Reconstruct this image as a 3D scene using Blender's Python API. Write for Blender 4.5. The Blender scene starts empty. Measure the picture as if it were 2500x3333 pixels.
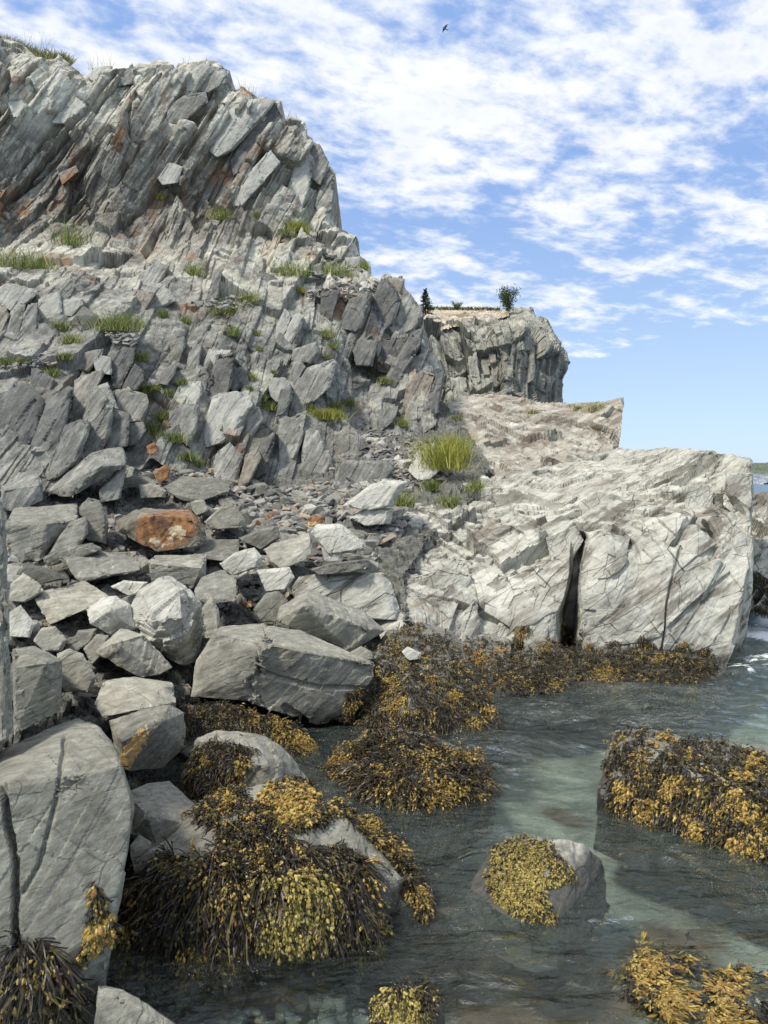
import bpy, bmesh, math, random
import numpy as np
from mathutils import Vector, Matrix
R = math.radians
sc = bpy.context.scene
COL = sc.collection

# ------------------------------------------------------------------ camera
FPX, CX, CY, EYE = 2471.0, 1250.0, 1666.5, 2.2        # focal length in photo pixels, centre, eye height over the water
HORIZON = 1568.0
PITCH = math.atan((CY - HORIZON) / FPX)
cam_d = bpy.data.cameras.new('camera'); cam = bpy.data.objects.new('camera', cam_d); COL.objects.link(cam)
cam.location = (0, 0, EYE); cam.rotation_euler = (math.pi / 2 - PITCH, 0, 0)
cam_d.sensor_fit = 'VERTICAL'; cam_d.sensor_height = 24.0; cam_d.lens = FPX / 3333.0 * 24.0
cam_d.clip_start = 0.05; cam_d.clip_end = 30000
sc.camera = cam
sc.view_settings.view_transform = 'Standard'; sc.view_settings.look = 'None'
sc.view_settings.gamma = 1; sc.view_settings.exposure = 0.76; sc.view_settings.use_curve_mapping = False

sc.cycles.sample_clamp_indirect = 4.0; sc.cycles.sample_clamp_direct = 12.0
# ------------------------------------------------------------------ sky and sun
SUN = Vector((-0.45, -0.36, 0.82)).normalized()        # direction towards the sun
w = bpy.data.worlds.new('World'); sc.world = w; w.use_nodes = True
wt = w.node_tree; wn = wt.nodes; wl = wt.links
for n in list(wn): wn.remove(n)
def N(t, typ, **k):
    n = t.nodes.new(typ)
    for a, b in k.items():
        if a == 'ins':
            for i, v in b.items():
                if hasattr(v, 'is_linked') and hasattr(v, 'node'): t.links.new(v, n.inputs[i])
                else: n.inputs[i].default_value = v
        else: setattr(n, a, b)
    return n
def math_(t, op, a, b=None, c=None, clamp=False):
    ins = {0: a}
    if b is not None: ins[1] = b
    if c is not None: ins[2] = c
    return N(t, 'ShaderNodeMath', operation=op, use_clamp=clamp, ins=ins).outputs[0]
def maprange(t, v, a, b, c=0.0, d=1.0, smooth=True):
    return N(t, 'ShaderNodeMapRange', interpolation_type='SMOOTHSTEP' if smooth else 'LINEAR', ins={0: v, 1: a, 2: b, 3: c, 4: d}).outputs[0]
def mixc(t, f, a, b, mode='MIX'):
    n = t.nodes.new('ShaderNodeMix'); n.data_type = 'RGBA'; n.blend_type = mode
    for i, v in ((0, f), (6, a), (7, b)):
        if hasattr(v, 'is_linked') and hasattr(v, 'node'): t.links.new(v, n.inputs[i])
        elif i: n.inputs[i].default_value = (*v, 1) if len(v) == 3 else v
        else: n.inputs[i].default_value = v
    return n.outputs[2]
def noise(t, vec, scale, detail=4, rough=0.55, dist=0.0, col=False):
    n = N(t, 'ShaderNodeTexNoise', ins={'Scale': scale, 'Detail': detail, 'Roughness': rough, 'Distortion': dist})
    t.links.new(vec, n.inputs['Vector'])
    return n.outputs['Color' if col else 'Fac']
def mapping(t, vec, rot=(0, 0, 0), scale=(1, 1, 1), loc=(0, 0, 0)):
    n = N(t, 'ShaderNodeMapping', ins={'Rotation': rot, 'Scale': scale, 'Location': loc})
    t.links.new(vec, n.inputs['Vector']); return n.outputs[0]

def mapr(t, vec, rot, scale, loc=(0, 0, 0)):             # turn first, then stretch
    return mapping(t, mapping(t, vec, rot=rot), scale=scale, loc=loc)
sky = N(wt, 'ShaderNodeTexSky', sky_type='NISHITA', sun_disc=False, sun_elevation=math.asin(SUN.z),
        sun_rotation=math.atan2(SUN.x, SUN.y), altitude=0, air_density=1.0, dust_density=0.6, ozone_density=1.6)
tc = N(wt, 'ShaderNodeTexCoord')
sep = N(wt, 'ShaderNodeSeparateXYZ', ins={0: tc.outputs['Generated']})
X, Y_, Z = sep.outputs
zc = math_(wt, 'ADD', math_(wt, 'MAXIMUM', Z, 0.0), 0.16)
pu = math_(wt, 'DIVIDE', X, zc); pv = math_(wt, 'DIVIDE', Y_, zc)
pl = N(wt, 'ShaderNodeCombineXYZ', ins={0: pu, 1: pv, 2: 0.0}).outputs[0]
pl = mapr(wt, pl, (0, 0, R(-25)), (0.9, 1.2, 1), (3.1, 1.7, 0))
n1 = noise(wt, pl, 3.8, 9, 0.56, 0.15)
n2 = noise(wt, pl, 12.0, 7, 0.60, 0.15)
n3 = noise(wt, mapping(wt, pl, loc=(5, 9, 2)), 0.9, 3, 0.5)
# cover: thick overhead, streaks lower down, clear towards the sea horizon on the right
low = math_(wt, 'SUBTRACT', Z, math_(wt, 'MULTIPLY', X, 0.13))
cover = maprange(wt, low, 0.10, 0.46, -0.085, 0.02, smooth=False)
cover = math_(wt, 'SUBTRACT', cover, maprange(wt, low, 0.14, 0.08, 0.0, 0.3))
dens = math_(wt, 'ADD', math_(wt, 'MULTIPLY', n1, 0.56), math_(wt, 'MULTIPLY', n2, 0.40))
dens = math_(wt, 'ADD', dens, math_(wt, 'MULTIPLY', n3, 0.14))
dens = math_(wt, 'ADD', dens, cover)
cl = maprange(wt, dens, 0.45, 0.64)
thick = maprange(wt, dens, 0.55, 0.75)
ccol = mixc(wt, math_(wt, 'MULTIPLY', thick, maprange(wt, noise(wt, pl, 5.0, 4), 0.42, 0.62)), (0.62, 0.63, 0.64), (0.45, 0.49, 0.575))
skyc = mixc(wt, 1.0, sky.outputs[0], (1.0, 1.0, 1.0), 'MULTIPLY')
SKY_GAIN = 0.11
skys = N(wt, 'ShaderNodeVectorMath', operation='SCALE', ins={0: skyc, 3: SKY_GAIN}).outputs[0]
skyb = mixc(wt, maprange(wt, Z, 0.0, 0.55, 0.8, 0.9), skys, mixc(wt, maprange(wt, Z, 0.0, 0.4), (0.335, 0.45, 0.595), (0.175, 0.28, 0.52)))
full = mixc(wt, math_(wt, 'MULTIPLY', cl, 0.97), skyb, ccol)
scl = N(wt, 'ShaderNodeVectorMath', operation='SCALE', ins={0: full, 3: 10.0}).outputs[0]
bg = N(wt, 'ShaderNodeBackground', ins={'Color': scl, 'Strength': 0.1})
wl.new(bg.outputs[0], N(wt, 'ShaderNodeOutputWorld').inputs[0])

sun_d = bpy.data.lights.new('sun', 'SUN'); sun_d.energy = 2.6; sun_d.angle = R(9.0); sun_d.color = (1.0, 0.94, 0.84)
sun_o = bpy.data.objects.new('sun', sun_d); COL.objects.link(sun_o); sun_o.rotation_euler = SUN.to_track_quat('Z', 'Y').to_euler()

# ------------------------------------------------------------------ helpers: photo pixel -> world point at a chosen distance
rng = np.random.default_rng(7); random.seed(7)
cp, sp_ = math.cos(PITCH), math.sin(PITCH)
def at(px, py, Y):
    px = np.asarray(px, float); py = np.asarray(py, float); Y = np.asarray(Y, float)
    x = (px - CX) / FPX; y = -(py - CY) / FPX
    dy = y * sp_ + cp; dz = y * cp - sp_
    return np.stack([x / dy * Y, Y + 0 * x, EYE + dz / dy * Y], -1)
def ypl(px, py, z):                                     # distance at which the ray meets the level z
    y = -(py - CY) / FPX
    return (z - EYE) / ((y * cp - sp_) / (y * sp_ + cp))
def to_px(p):
    v = np.asarray(p, float) - np.array([0, 0, EYE])
    f = v[..., 1] * cp - v[..., 2] * sp_; u = v[..., 1] * sp_ + v[..., 2] * cp
    return CX + v[..., 0] / f * FPX, CY - u / f * FPX
FI = 2500 / 1659.0
REG = {'A': (0, 0, .75347), 'B': (0, 900, .75347), 'C': (1250, 900, .75347), 'D': (0, 1600, .75347), 'E': (1250, 1600, .75347),
       'F': (0, 2333, .75347), 'G': (1250, 2333, .75347), 'J': (600, 850, .51236), 'K': (0, 950, .42194), 'L': (900, 1850, .48222), 'W': (0, 0, FI)}
def px_(reg, pts):
    x0, y0, s = REG[reg]
    return [(x0 + p[0] * s, y0 + p[1] * s) + tuple(p[2:]) for p in pts]
class Rbf:                                              # smooth depth through control points
    def __init__(s, ctrl):
        c = np.array(ctrl, float); s.p = c[:, :2] / 1000.0; n = len(c)
        K = s.k(s.p); K += np.eye(n) * 1e-3
        A = np.zeros((n + 3, n + 3)); A[:n, :n] = K; A[:n, n] = 1; A[:n, n + 1:] = s.p; A[n, :n] = 1; A[n + 1:, :n] = s.p.T
        s.w = np.linalg.solve(A, np.concatenate([np.log(c[:, 2]), [0, 0, 0]])); s.n = n
    def k(s, q):
        d = np.sqrt(((q[:, None, :] - s.p[None]) ** 2).sum(-1)); return d
    def __call__(s, px, py):
        px = np.asarray(px, float); sh = px.shape
        q = np.stack([px.ravel(), np.asarray(py, float).ravel()], -1) / 1000.0
        out = np.empty(len(q))
        for i in range(0, len(q), 60000):
            qq = q[i:i + 60000]
            out[i:i + 60000] = s.k(qq) @ s.w[:s.n] + s.w[s.n] + qq @ s.w[s.n + 1:]
        return np.exp(out).reshape(sh)
def inpoly(px, py, poly):
    r = np.zeros(px.shape, bool); n = len(poly)
    for i in range(n):
        x1, y1 = poly[i][:2]; x2, y2 = poly[(i + 1) % n][:2]
        if y1 == y2: continue
        c = ((y1 > py) != (y2 > py)) & (px < (x2 - x1) * (py - y1) / (y2 - y1) + x1); r ^= c
    return r
def segdist(px, py, line):
    d = np.full(px.shape, 1e9)
    for (x1, y1), (x2, y2) in zip(line[:-1], line[1:]):
        L = (x2 - x1) ** 2 + (y2 - y1) ** 2 + 1e-9
        t = np.clip(((px - x1) * (x2 - x1) + (py - y1) * (y2 - y1)) / L, 0, 1)
        d = np.minimum(d, np.hypot(px - x1 - t * (x2 - x1), py - y1 - t * (y2 - y1)))
    return d
def hash_(*k):
    h = np.zeros(np.broadcast(*k).shape, np.uint32) + np.uint32(2166136261)
    for q in k:
        h = (h ^ np.asarray(q).astype(np.int64).astype(np.uint32)) * np.uint32(16777619)
        h ^= h >> np.uint32(15); h *= np.uint32(2246822519); h ^= h >> np.uint32(13)
    return (h & np.uint32(0xffffff)).astype(float) / 0xffffff
def vnoise(p, seed=0):                                  # value noise, p (n,3) -> -1..1
    i = np.floor(p).astype(int); f = p - i; f = f * f * (3 - 2 * f); r = 0
    for a in (0, 1):
        for b in (0, 1):
            for c in (0, 1):
                wgt = (f[:, 0] if a else 1 - f[:, 0]) * (f[:, 1] if b else 1 - f[:, 1]) * (f[:, 2] if c else 1 - f[:, 2])
                r = r + wgt * hash_(i[:, 0] + a, i[:, 1] + b, i[:, 2] + c, np.full(len(i), seed))
    return r * 2 - 1
def fbm(p, seed=0, o=4, g=0.5):
    r = 0; a = 1
    for k in range(o): r = r + a * vnoise(p * 2 ** k + 7.3 * k, seed + k); a *= g
    return r
def jfloor(q, seed, *extra):                            # floor with uneven steps
    k = np.floor(q); e = [np.asarray(x) for x in extra]
    b0 = k + 0.42 * (hash_(k, *e, np.full(q.shape, seed)) - .5) * 2 * .9
    b1 = k + 1 + 0.42 * (hash_(k + 1, *e, np.full(q.shape, seed)) - .5) * 2 * .9
    lo = q < b0; hi = q >= b1
    bm = k - 1 + 0.378 * (hash_(k - 1, *e, np.full(q.shape, seed)) - .5) * 2; bp = k + 2 + 0.378 * (hash_(k + 2, *e, np.full(q.shape, seed)) - .5) * 2
    a = np.where(lo, bm, np.where(hi, b1, b0)); b = np.where(lo, b0, np.where(hi, bp, b1))
    return np.where(lo, k - 1, np.where(hi, k + 1, k)), np.clip((q - a) / np.maximum(b - a, 1e-3), 0, 1), np.maximum(b - a, 1e-3)
def frame(trace_deg, dip=0.35, yaw=0.0):                # bedding frame: trace direction, bedding normal, third axis
    a = R(trace_deg); t = Vector((math.cos(a), yaw, math.sin(a))).normalized()
    n = Vector((-math.sin(a), -dip, math.cos(a))); n = (n - n.dot(t) * t).normalized(); s = t.cross(n)
    return np.array([t, n, s])
def frac(P, fr, size, amp, tilt=0.5, groove=0.0, seed=0, warp=0.25):
    """blocky fracture: offset per block of a jointed rock mass (size along trace, across bedding, third axis)"""
    q = (P @ fr.T) / np.array(size)
    if warp: q = q + warp * np.stack([vnoise(q * .6 + 3.1, seed + 50), vnoise(q * .6 + 9.7, seed + 51), vnoise(q * .6, seed + 52)], -1)
    kn, un, wn_ = jfloor(q[:, 1], seed)
    kt, ut, wt_ = jfloor(q[:, 0] + 5.3 * hash_(kn, np.full(len(q), seed + 1)), seed + 2, kn)
    ks, us, ws = jfloor(q[:, 2] + 3.7 * hash_(kn, kt, np.full(len(q), seed + 3)), seed + 4, kn, kt)
    one = np.full(len(q), seed)
    h = hash_(kn, kt, ks, one + 5)
    d = (h - .5) * 2 + tilt * ((un - .5) * (hash_(kn, kt, ks, one + 6) - .5) + (ut - .5) * (hash_(kn, kt, ks, one + 7) - .35) + (us - .5) * (hash_(kn, kt, ks, one + 8) - .5)) * 2.5
    if groove:
        e = np.minimum(np.minimum(un, 1 - un) * size[1] * wn_, np.minimum(np.minimum(ut, 1 - ut) * size[0] * wt_, 10))
        d = d - groove * np.exp(-(e / (0.07 * size[1])) ** 2) * (hash_(kn, kt, one + 9) > .4)
    return amp * d

def new_obj(name, V, Fc, mat, parent=None, smooth=False):
    me = bpy.data.meshes.new(name)
    V = np.asarray(V, np.float32); Fc = np.asarray(Fc, np.int32)
    me.vertices.add(len(V)); me.vertices.foreach_set('co', V.ravel())
    k = Fc.shape[1]; n = len(Fc)
    me.loops.add(n * k); me.loops.foreach_set('vertex_index', Fc.ravel())
    me.polygons.add(n); me.polygons.foreach_set('loop_start', np.arange(0, n * k, k, dtype=np.int32))
    me.polygons.foreach_set('use_smooth', np.full(n, smooth))
    me.update(calc_edges=True)
    if mat: me.materials.append(mat)
    o = bpy.data.objects.new(name, me); COL.objects.link(o)
    if parent: o.parent = parent
    return o
def tag(o, label=None, cat=None, group=None, kind=None):
    if label: o['label'] = label
    if cat: o['category'] = cat
    if group: o['group'] = group
    if kind: o['kind'] = kind
    return o
# ------------------------------------------------------------------ materials
def new_mat(name):
    m = bpy.data.materials.new(name); m.use_nodes = True; t = m.node_tree
    for n in list(t.nodes): t.nodes.remove(n)
    p = N(t, 'ShaderNodeBsdfPrincipled'); o = N(t, 'ShaderNodeOutputMaterial'); t.links.new(p.outputs[0], o.inputs[0])
    return m, t, p
def rock_mat(name, dark, mid, light, trace=62, veins=0.35, rust=0.0, lichen=0.0, streak=0.5, cracks=0.5, wet=True, bump=0.6, scale=1.0, world=True, stainc=(0.05, 0.04, 0.035), stain=0.0, objvar=0.0, crackscale=1.0, zpal=None, stainbox=None, patches=(), barn=0.0):
    m, t, p = new_mat(name)
    raw = co = N(t, 'ShaderNodeTexCoord').outputs['Object']; info = N(t, 'ShaderNodeObjectInfo')
    if not world:
        off = N(t, 'ShaderNodeVectorMath', operation='SCALE', ins={0: (37.0, 19.0, 53.0), 3: info.outputs['Random']}).outputs[0]
        co = N(t, 'ShaderNodeVectorMath', operation='ADD', ins={0: co, 1: off}).outputs[0]
    wob = noise(t, co, 2.2 * scale, 3, 0.5, col=True)
    cow = N(t, 'ShaderNodeVectorMath', operation='ADD', ins={0: co, 1: N(t, 'ShaderNodeVectorMath', operation='SCALE', ins={0: wob, 3: 0.07 / scale}).outputs[0]}).outputs[0]
    bed = mapr(t, cow, (R(6), R(trace), R(8)), (0.8, 3.0, 6.0))     # long along the trace
    big = noise(t, co, 0.9 * scale, 5, 0.6)
    med = noise(t, co, 5.0 * scale, 6, 0.62)
    fine = noise(t, co, 38 * scale, 4, 0.7)
    st = noise(t, bed, 2.6 * scale, 6, 0.66)
    v = math_(t, 'ADD', math_(t, 'MULTIPLY', big, 0.36), math_(t, 'MULTIPLY', med, 0.34))
    v = math_(t, 'ADD', v, math_(t, 'MULTIPLY', st, 0.30 * (1 + streak)))
    v = math_(t, 'ADD', v, math_(t, 'MULTIPLY', fine, 0.16))
    v = math_(t, 'SUBTRACT', v, 0.08 + 0.15 * streak)
    v = maprange(t, v, 0.36, 0.66, smooth=False)
    ra = N(t, 'ShaderNodeValToRGB'); t.links.new(v, ra.inputs[0])
    e = ra.color_ramp.elements
    e[0].position = 0.0; e[0].color = (*dark, 1); e[1].position = 1.0; e[1].color = (*light, 1)
    x = e.new(0.5); x.color = (*mid, 1)
    c = ra.outputs[0]
    if zpal:
        rb = N(t, 'ShaderNodeValToRGB'); t.links.new(v, rb.inputs[0]); e = rb.color_ramp.elements
        e[0].color = (*zpal[2], 1); e[1].color = (*zpal[4], 1); x = e.new(0.5); x.color = (*zpal[3], 1)
        zz = N(t, 'ShaderNodeSeparateXYZ', ins={0: co}).outputs[2]
        zm = maprange(t, math_(t, 'ADD', zz, math_(t, 'MULTIPLY', math_(t, 'SUBTRACT', big, .5), 5.0)), zpal[0], zpal[1])
        c = mixc(t, zm, rb.outputs[0], c)
    if objvar:
        c = mixc(t, 1.0, c, N(t, 'ShaderNodeCombineColor', ins={0: maprange(t, info.outputs['Random'], 0, 1, 1 - objvar, 1 + objvar * 1.1, False), 1: maprange(t, info.outputs['Random'], 0, 1, 1 - objvar, 1 + objvar, False), 2: maprange(t, info.outputs['Random'], 0, 1, 1 - objvar, 1 + objvar * .8, False)}).outputs[0], 'MULTIPLY')
    if lichen:
        lm = math_(t, 'MULTIPLY', maprange(t, noise(t, co, 3.5 * scale, 7, 0.7), 0.52, 0.60), maprange(t, big, 0.42, 0.6))
        c = mixc(t, math_(t, 'MULTIPLY', lm, lichen), c, (0.42, 0.42, 0.33))
    if stain:
        sb = mapr(t, cow, (R(5), R(trace + 6), 0), (0.5, 1.2, 3.4))
        sm = maprange(t, noise(t, sb, 1.5 * scale, 6, 0.62), 0.48, 0.60)
        sm = math_(t, 'MULTIPLY', sm, maprange(t, noise(t, mapping(t, co, loc=(4, 4, 4)), 0.6 * scale, 3), 0.38, 0.54))
        if stainbox:
            sx_ = N(t, 'ShaderNodeSeparateXYZ', ins={0: co})
            bx = math_(t, 'MULTIPLY', maprange(t, sx_.outputs[0], stainbox[0], stainbox[1], 1, 0), math_(t, 'MULTIPLY', maprange(t, sx_.outputs[2], stainbox[2], stainbox[2] + 1), maprange(t, sx_.outputs[2], stainbox[3], stainbox[3] + 1.5, 1, 0)))
            sm = math_(t, 'MAXIMUM', math_(t, 'MULTIPLY', sm, .6), math_(t, 'MULTIPLY', bx, maprange(t, st, .36, .56)))
        c = mixc(t, math_(t, 'MULTIPLY', sm, stain), c, stainc)
    if rust:
        rm = maprange(t, noise(t, mapping(t, co, loc=(11, 3, 7), scale=(1.3, 1.3, 0.7)), 0.9 * scale, 6, 0.62), 0.58, 0.70)
        if stainbox: rm = math_(t, 'MAXIMUM', rm, math_(t, 'MULTIPLY', bx, maprange(t, noise(t, mapr(t, mapping(t, co, loc=(2, 5, 3)), (0, R(trace + 15), 0), (.5, 1.5, 2.2)), 1.1 * scale, 5, .6), .56, .66)))
        rc = mixc(t, med, (0.13, 0.055, 0.025), (0.36, 0.17, 0.06))
        c = mixc(t, math_(t, 'MULTIPLY', rm, rust), c, rc)
    for (cx, cz, ang, la, lb, ca, cb) in patches:       # a stain with a place of its own on this rock
        sr = N(t, 'ShaderNodeSeparateXYZ', ins={0: raw}); ux, uz = math_(t, 'SUBTRACT', sr.outputs[0], cx), math_(t, 'SUBTRACT', sr.outputs[2], cz); ca_, sa_ = math.cos(R(ang)), math.sin(R(ang))
        qa = math_(t, 'DIVIDE', math_(t, 'ADD', math_(t, 'MULTIPLY', ux, ca_), math_(t, 'MULTIPLY', uz, sa_)), la); qb = math_(t, 'DIVIDE', math_(t, 'SUBTRACT', math_(t, 'MULTIPLY', uz, ca_), math_(t, 'MULTIPLY', ux, sa_)), lb)
        rr = math_(t, 'ADD', math_(t, 'MULTIPLY', qa, qa), math_(t, 'MULTIPLY', qb, qb)); nn = noise(t, mapr(t, raw, (0, R(ang + 60), 0), (2.0, 3.0, 8.0)), 5.0, 6, .65)
        pm = maprange(t, math_(t, 'ADD', rr, math_(t, 'MULTIPLY', math_(t, 'SUBTRACT', nn, .5), 4.0)), .9, 1.15, 1, 0)
        c = mixc(t, math_(t, 'MULTIPLY', pm, .9), c, mixc(t, maprange(t, noise(t, raw, 9, 5, .6), .4, .6), ca, cb))
    # pale mineral veins, straight and thin
    vv = None
    for k, (rot, s_) in enumerate((((0.1, R(trace), 0.2), 2.0), ((0.1, R(trace + 65), R(15)), 1.0))):
        vn = noise(t, mapr(t, co, rot, (0.035, 0.7, 2.0), (k * 5.1, 2, 1)), s_ * 2.6 * scale, 1, 0.5)
        vm = maprange(t, math_(t, 'ABSOLUTE', math_(t, 'SUBTRACT', vn, 0.5)), 0.0, 0.009, 1, 0, False)
        vv = vm if vv is None else math_(t, 'MAXIMUM', vv, vm)
    vv = math_(t, 'MULTIPLY', vv, maprange(t, med, 0.40, 0.70))
    if veins: c = mixc(t, math_(t, 'MULTIPLY', vv, veins), c, (0.50, 0.50, 0.46))
    # joints
    cv = N(t, 'ShaderNodeTexVoronoi', feature='DISTANCE_TO_EDGE', ins={'Scale': 1.3 * scale * crackscale, 'Randomness': 0.9})
    t.links.new(mapr(t, cow, (0.2, R(trace), 0.1), (0.5, 1.0, 1.6)), cv.inputs['Vector'])
    ck = maprange(t, cv.outputs['Distance'], 0.0, 0.011, 1, 0, False)
    ck = math_(t, 'MULTIPLY', ck, maprange(t, noise(t, co, 1.7 * scale, 2), 0.42, 0.52))
    cv2 = N(t, 'ShaderNodeTexVoronoi', feature='DISTANCE_TO_EDGE', ins={'Scale': 3.6 * scale * crackscale, 'Randomness': 1.0})
    t.links.new(mapr(t, cow, (0.1, R(trace + 10), 0.3), (0.35, 1.0, 1.5), (3, 1, 2)), cv2.inputs['Vector'])
    ck2 = math_(t, 'MULTIPLY', maprange(t, cv2.outputs['Distance'], 0.0, 0.022, 1, 0, False), maprange(t, noise(t, mapping(t, co, loc=(7, 7, 7)), 2.1 * scale, 3), 0.48, 0.58))
    ck = math_(t, 'MAXIMUM', ck, math_(t, 'MULTIPLY', ck2, .7 if world else .25))
    c = mixc(t, math_(t, 'MULTIPLY', ck, 0.85 * cracks), c, (0.02, 0.02, 0.02))
    rough = 0.86
    if wet:
        gz = N(t, 'ShaderNodeSeparateXYZ', ins={0: N(t, 'ShaderNodeNewGeometry').outputs['Position']}).outputs[2]
        wz = math_(t, 'ADD', gz, math_(t, 'MULTIPLY', math_(t, 'SUBTRACT', med, 0.5), 0.25))
        wm = maprange(t, wz, 0.06, 0.24, 1, 0)
        c = mixc(t, math_(t, 'MULTIPLY', wm, 0.85), c, (0.016, 0.015, 0.013))
        if barn:
            bv = N(t, 'ShaderNodeTexVoronoi', ins={'Scale': 95.0}); t.links.new(co, bv.inputs['Vector'])
            bmk = math_(t, 'MULTIPLY', maprange(t, bv.outputs['Distance'], .22, .34, 1, 0), maprange(t, noise(t, co, 4.0, 4, .6), .50, .60)); bmk = math_(t, 'MULTIPLY', bmk, maprange(t, wz, .34, .18))
            c = mixc(t, math_(t, 'MULTIPLY', bmk, barn), c, (.62, .62, .58))
        t.links.new(maprange(t, wm, 0, 1, 0.86, 0.35, False), p.inputs['Roughness'])
    else: p.inputs['Roughness'].default_value = rough
    c = mixc(t, 1.0, c, (1.0, 1.0, .94), 'MULTIPLY')
    t.links.new(c, p.inputs['Base Color'])
    p.inputs['Specular IOR Level'].default_value = 0.35
    hgt = math_(t, 'ADD', math_(t, 'MULTIPLY', st, 0.42), math_(t, 'MULTIPLY', med, 0.32))
    hgt = math_(t, 'ADD', hgt, math_(t, 'MULTIPLY', fine, 0.16))
    hgt = math_(t, 'SUBTRACT', hgt, math_(t, 'MULTIPLY', ck, 0.35 * cracks))
    b = N(t, 'ShaderNodeBump', ins={'Strength': bump, 'Distance': 0.05 / scale ** .5}); t.links.new(hgt, b.inputs['Height'])
    t.links.new(b.outputs[0], p.inputs['Normal'])
    return m
M = {}
M['upper'] = rock_mat('weathered_cliff_rock', (0.15, 0.135, 0.11), (0.42, 0.405, 0.36), (0.66, 0.65, 0.59), trace=60, veins=.15, rust=.75, lichen=.55, streak=1.0, stain=.8, stainc=(0.055, 0.044, 0.037), wet=False, scale=.55, bump=.8, zpal=(6.0, 9.0, (.09, .09, .087), (.20, .20, .19), (.38, .38, .36)), stainbox=(-5.0, -1.5, 8.6, 12.5))
M['mid'] = rock_mat('grey_slate_cliff', (0.11, 0.115, 0.115), (0.21, 0.215, 0.21), (0.36, 0.36, 0.34), trace=62, veins=.4, rust=.25, lichen=.25, streak=.8, stain=.35, wet=False, scale=.8, bump=.6)
M['column'] = rock_mat('grey_slate_column', (0.09, 0.09, 0.087), (0.20, 0.20, 0.19), (0.37, 0.37, 0.35), trace=62, veins=.3, rust=.15, streak=.9, wet=False, scale=.75, world=False, objvar=.14)
M['column_pale'] = rock_mat('pale_slate_column', (0.20, 0.20, 0.19), (0.34, 0.34, 0.32), (0.47, 0.47, 0.44), trace=62, veins=.4, rust=.1, streak=.7, wet=False, scale=1.0, world=False, objvar=.1)
M['column_dark'] = rock_mat('dark_slate_shade_column', (0.06, 0.061, 0.06), (0.12, 0.121, 0.12), (0.21, 0.21, 0.205), trace=62, veins=.25, streak=.6, wet=False, scale=1.0, world=False, objvar=.15)  # dark slate, also the painted shade on two pale slabs' right sides
M['column_rust'] = rock_mat('rust_slate_column', (0.12, 0.105, 0.09), (0.24, 0.215, 0.185), (0.37, 0.345, 0.30), trace=62, veins=.2, rust=1.0, streak=.6, wet=False, scale=1.4, world=False)
M['slate'] = rock_mat('grey_slate_boulder', (0.13, 0.127, 0.112), (0.235, 0.23, 0.205), (0.38, 0.375, 0.335), trace=20, veins=.75, rust=.12, streak=.5, scale=1.8, world=False, objvar=.22, bump=.45)
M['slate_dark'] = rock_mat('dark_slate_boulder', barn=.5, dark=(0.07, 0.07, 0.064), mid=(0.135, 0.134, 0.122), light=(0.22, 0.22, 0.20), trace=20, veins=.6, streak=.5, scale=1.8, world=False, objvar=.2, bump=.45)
M['slate_pale'] = rock_mat('pale_slate_boulder', (0.26, 0.255, 0.23), (0.43, 0.425, 0.395), (0.58, 0.575, 0.54), trace=30, veins=.35, streak=.8, scale=2.2, world=False, objvar=.1, bump=.8)
RC, RB_, CREAM = (.30, .135, .045), (.12, .055, .028), (.62, .55, .42)
M['slate_rust'] = rock_mat('rust_stained_boulder', (0.085, 0.075, 0.06), (0.17, 0.155, 0.13), (0.33, 0.30, 0.25), trace=20, veins=.6, rust=.5, streak=.5, scale=1.9, world=False, bump=.45,
    patches=((.22, -.02, 10, .40, .24, RC, RB_), (.16, -.17, 5, .16, .06, CREAM, RC), (.38, -.05, -30, .12, .07, CREAM, (.42, .22, .06))))
M['near_orange'] = rock_mat('orange_flaked_boulder', (0.115, 0.111, 0.095), (0.20, 0.195, 0.17), (0.31, 0.305, 0.27), trace=24, veins=.3, streak=.9, scale=2.8, world=False, bump=.5, cracks=.55, crackscale=.7,
    patches=((-.02, .0, 55, .20, .055, (.66, .48, .27), (.58, .36, .15)), (-.15, -.2, 70, .10, .04, (.36, .18, .07), (.5, .3, .12))))
M['near'] = rock_mat('close_slate_boulder', (0.115, 0.111, 0.095), (0.20, 0.195, 0.17), (0.31, 0.305, 0.27), trace=24, veins=.3, streak=.9, scale=2.8, world=False, bump=.5, cracks=.55, crackscale=.7, barn=.5)
M['headland'] = rock_mat('pale_headland_rock', (0.22, 0.215, 0.19), (0.40, 0.395, 0.36), (0.58, 0.577, 0.54), trace=32, veins=.15, rust=.15, streak=.7, stain=.8, stainc=(0.115, 0.10, 0.085), cracks=.95, scale=1.15, bump=.75)
M['ridge'] = rock_mat('pale_ridge_rock', (0.16, 0.14, 0.12), (0.36, 0.34, 0.30), (0.56, 0.55, 0.51), trace=28, veins=.1, rust=.2, streak=.9, stain=.8, stainc=(0.16, 0.125, 0.10), cracks=.6, wet=False, scale=.6, bump=.8)
M['far'] = rock_mat('far_headland_rock', (0.12, 0.115, 0.10), (0.27, 0.265, 0.24), (0.43, 0.425, 0.38), trace=86, veins=.1, rust=.4, lichen=.4, streak=.8, stain=.4, wet=False, scale=.4, bump=.9)
M['ground'] = rock_mat('scree_ground', (0.06, 0.06, 0.057), (0.13, 0.13, 0.12), (0.25, 0.25, 0.235), trace=10, veins=.1, streak=.2, scale=3.0, bump=1.0)
M['chip'] = rock_mat('slate_chip', (0.10, 0.10, 0.095), (0.19, 0.19, 0.18), (0.33, 0.33, 0.305), trace=10, veins=.4, rust=.12, streak=.3, scale=2.4, world=False, objvar=.42, bump=.4, wet=False)
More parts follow.
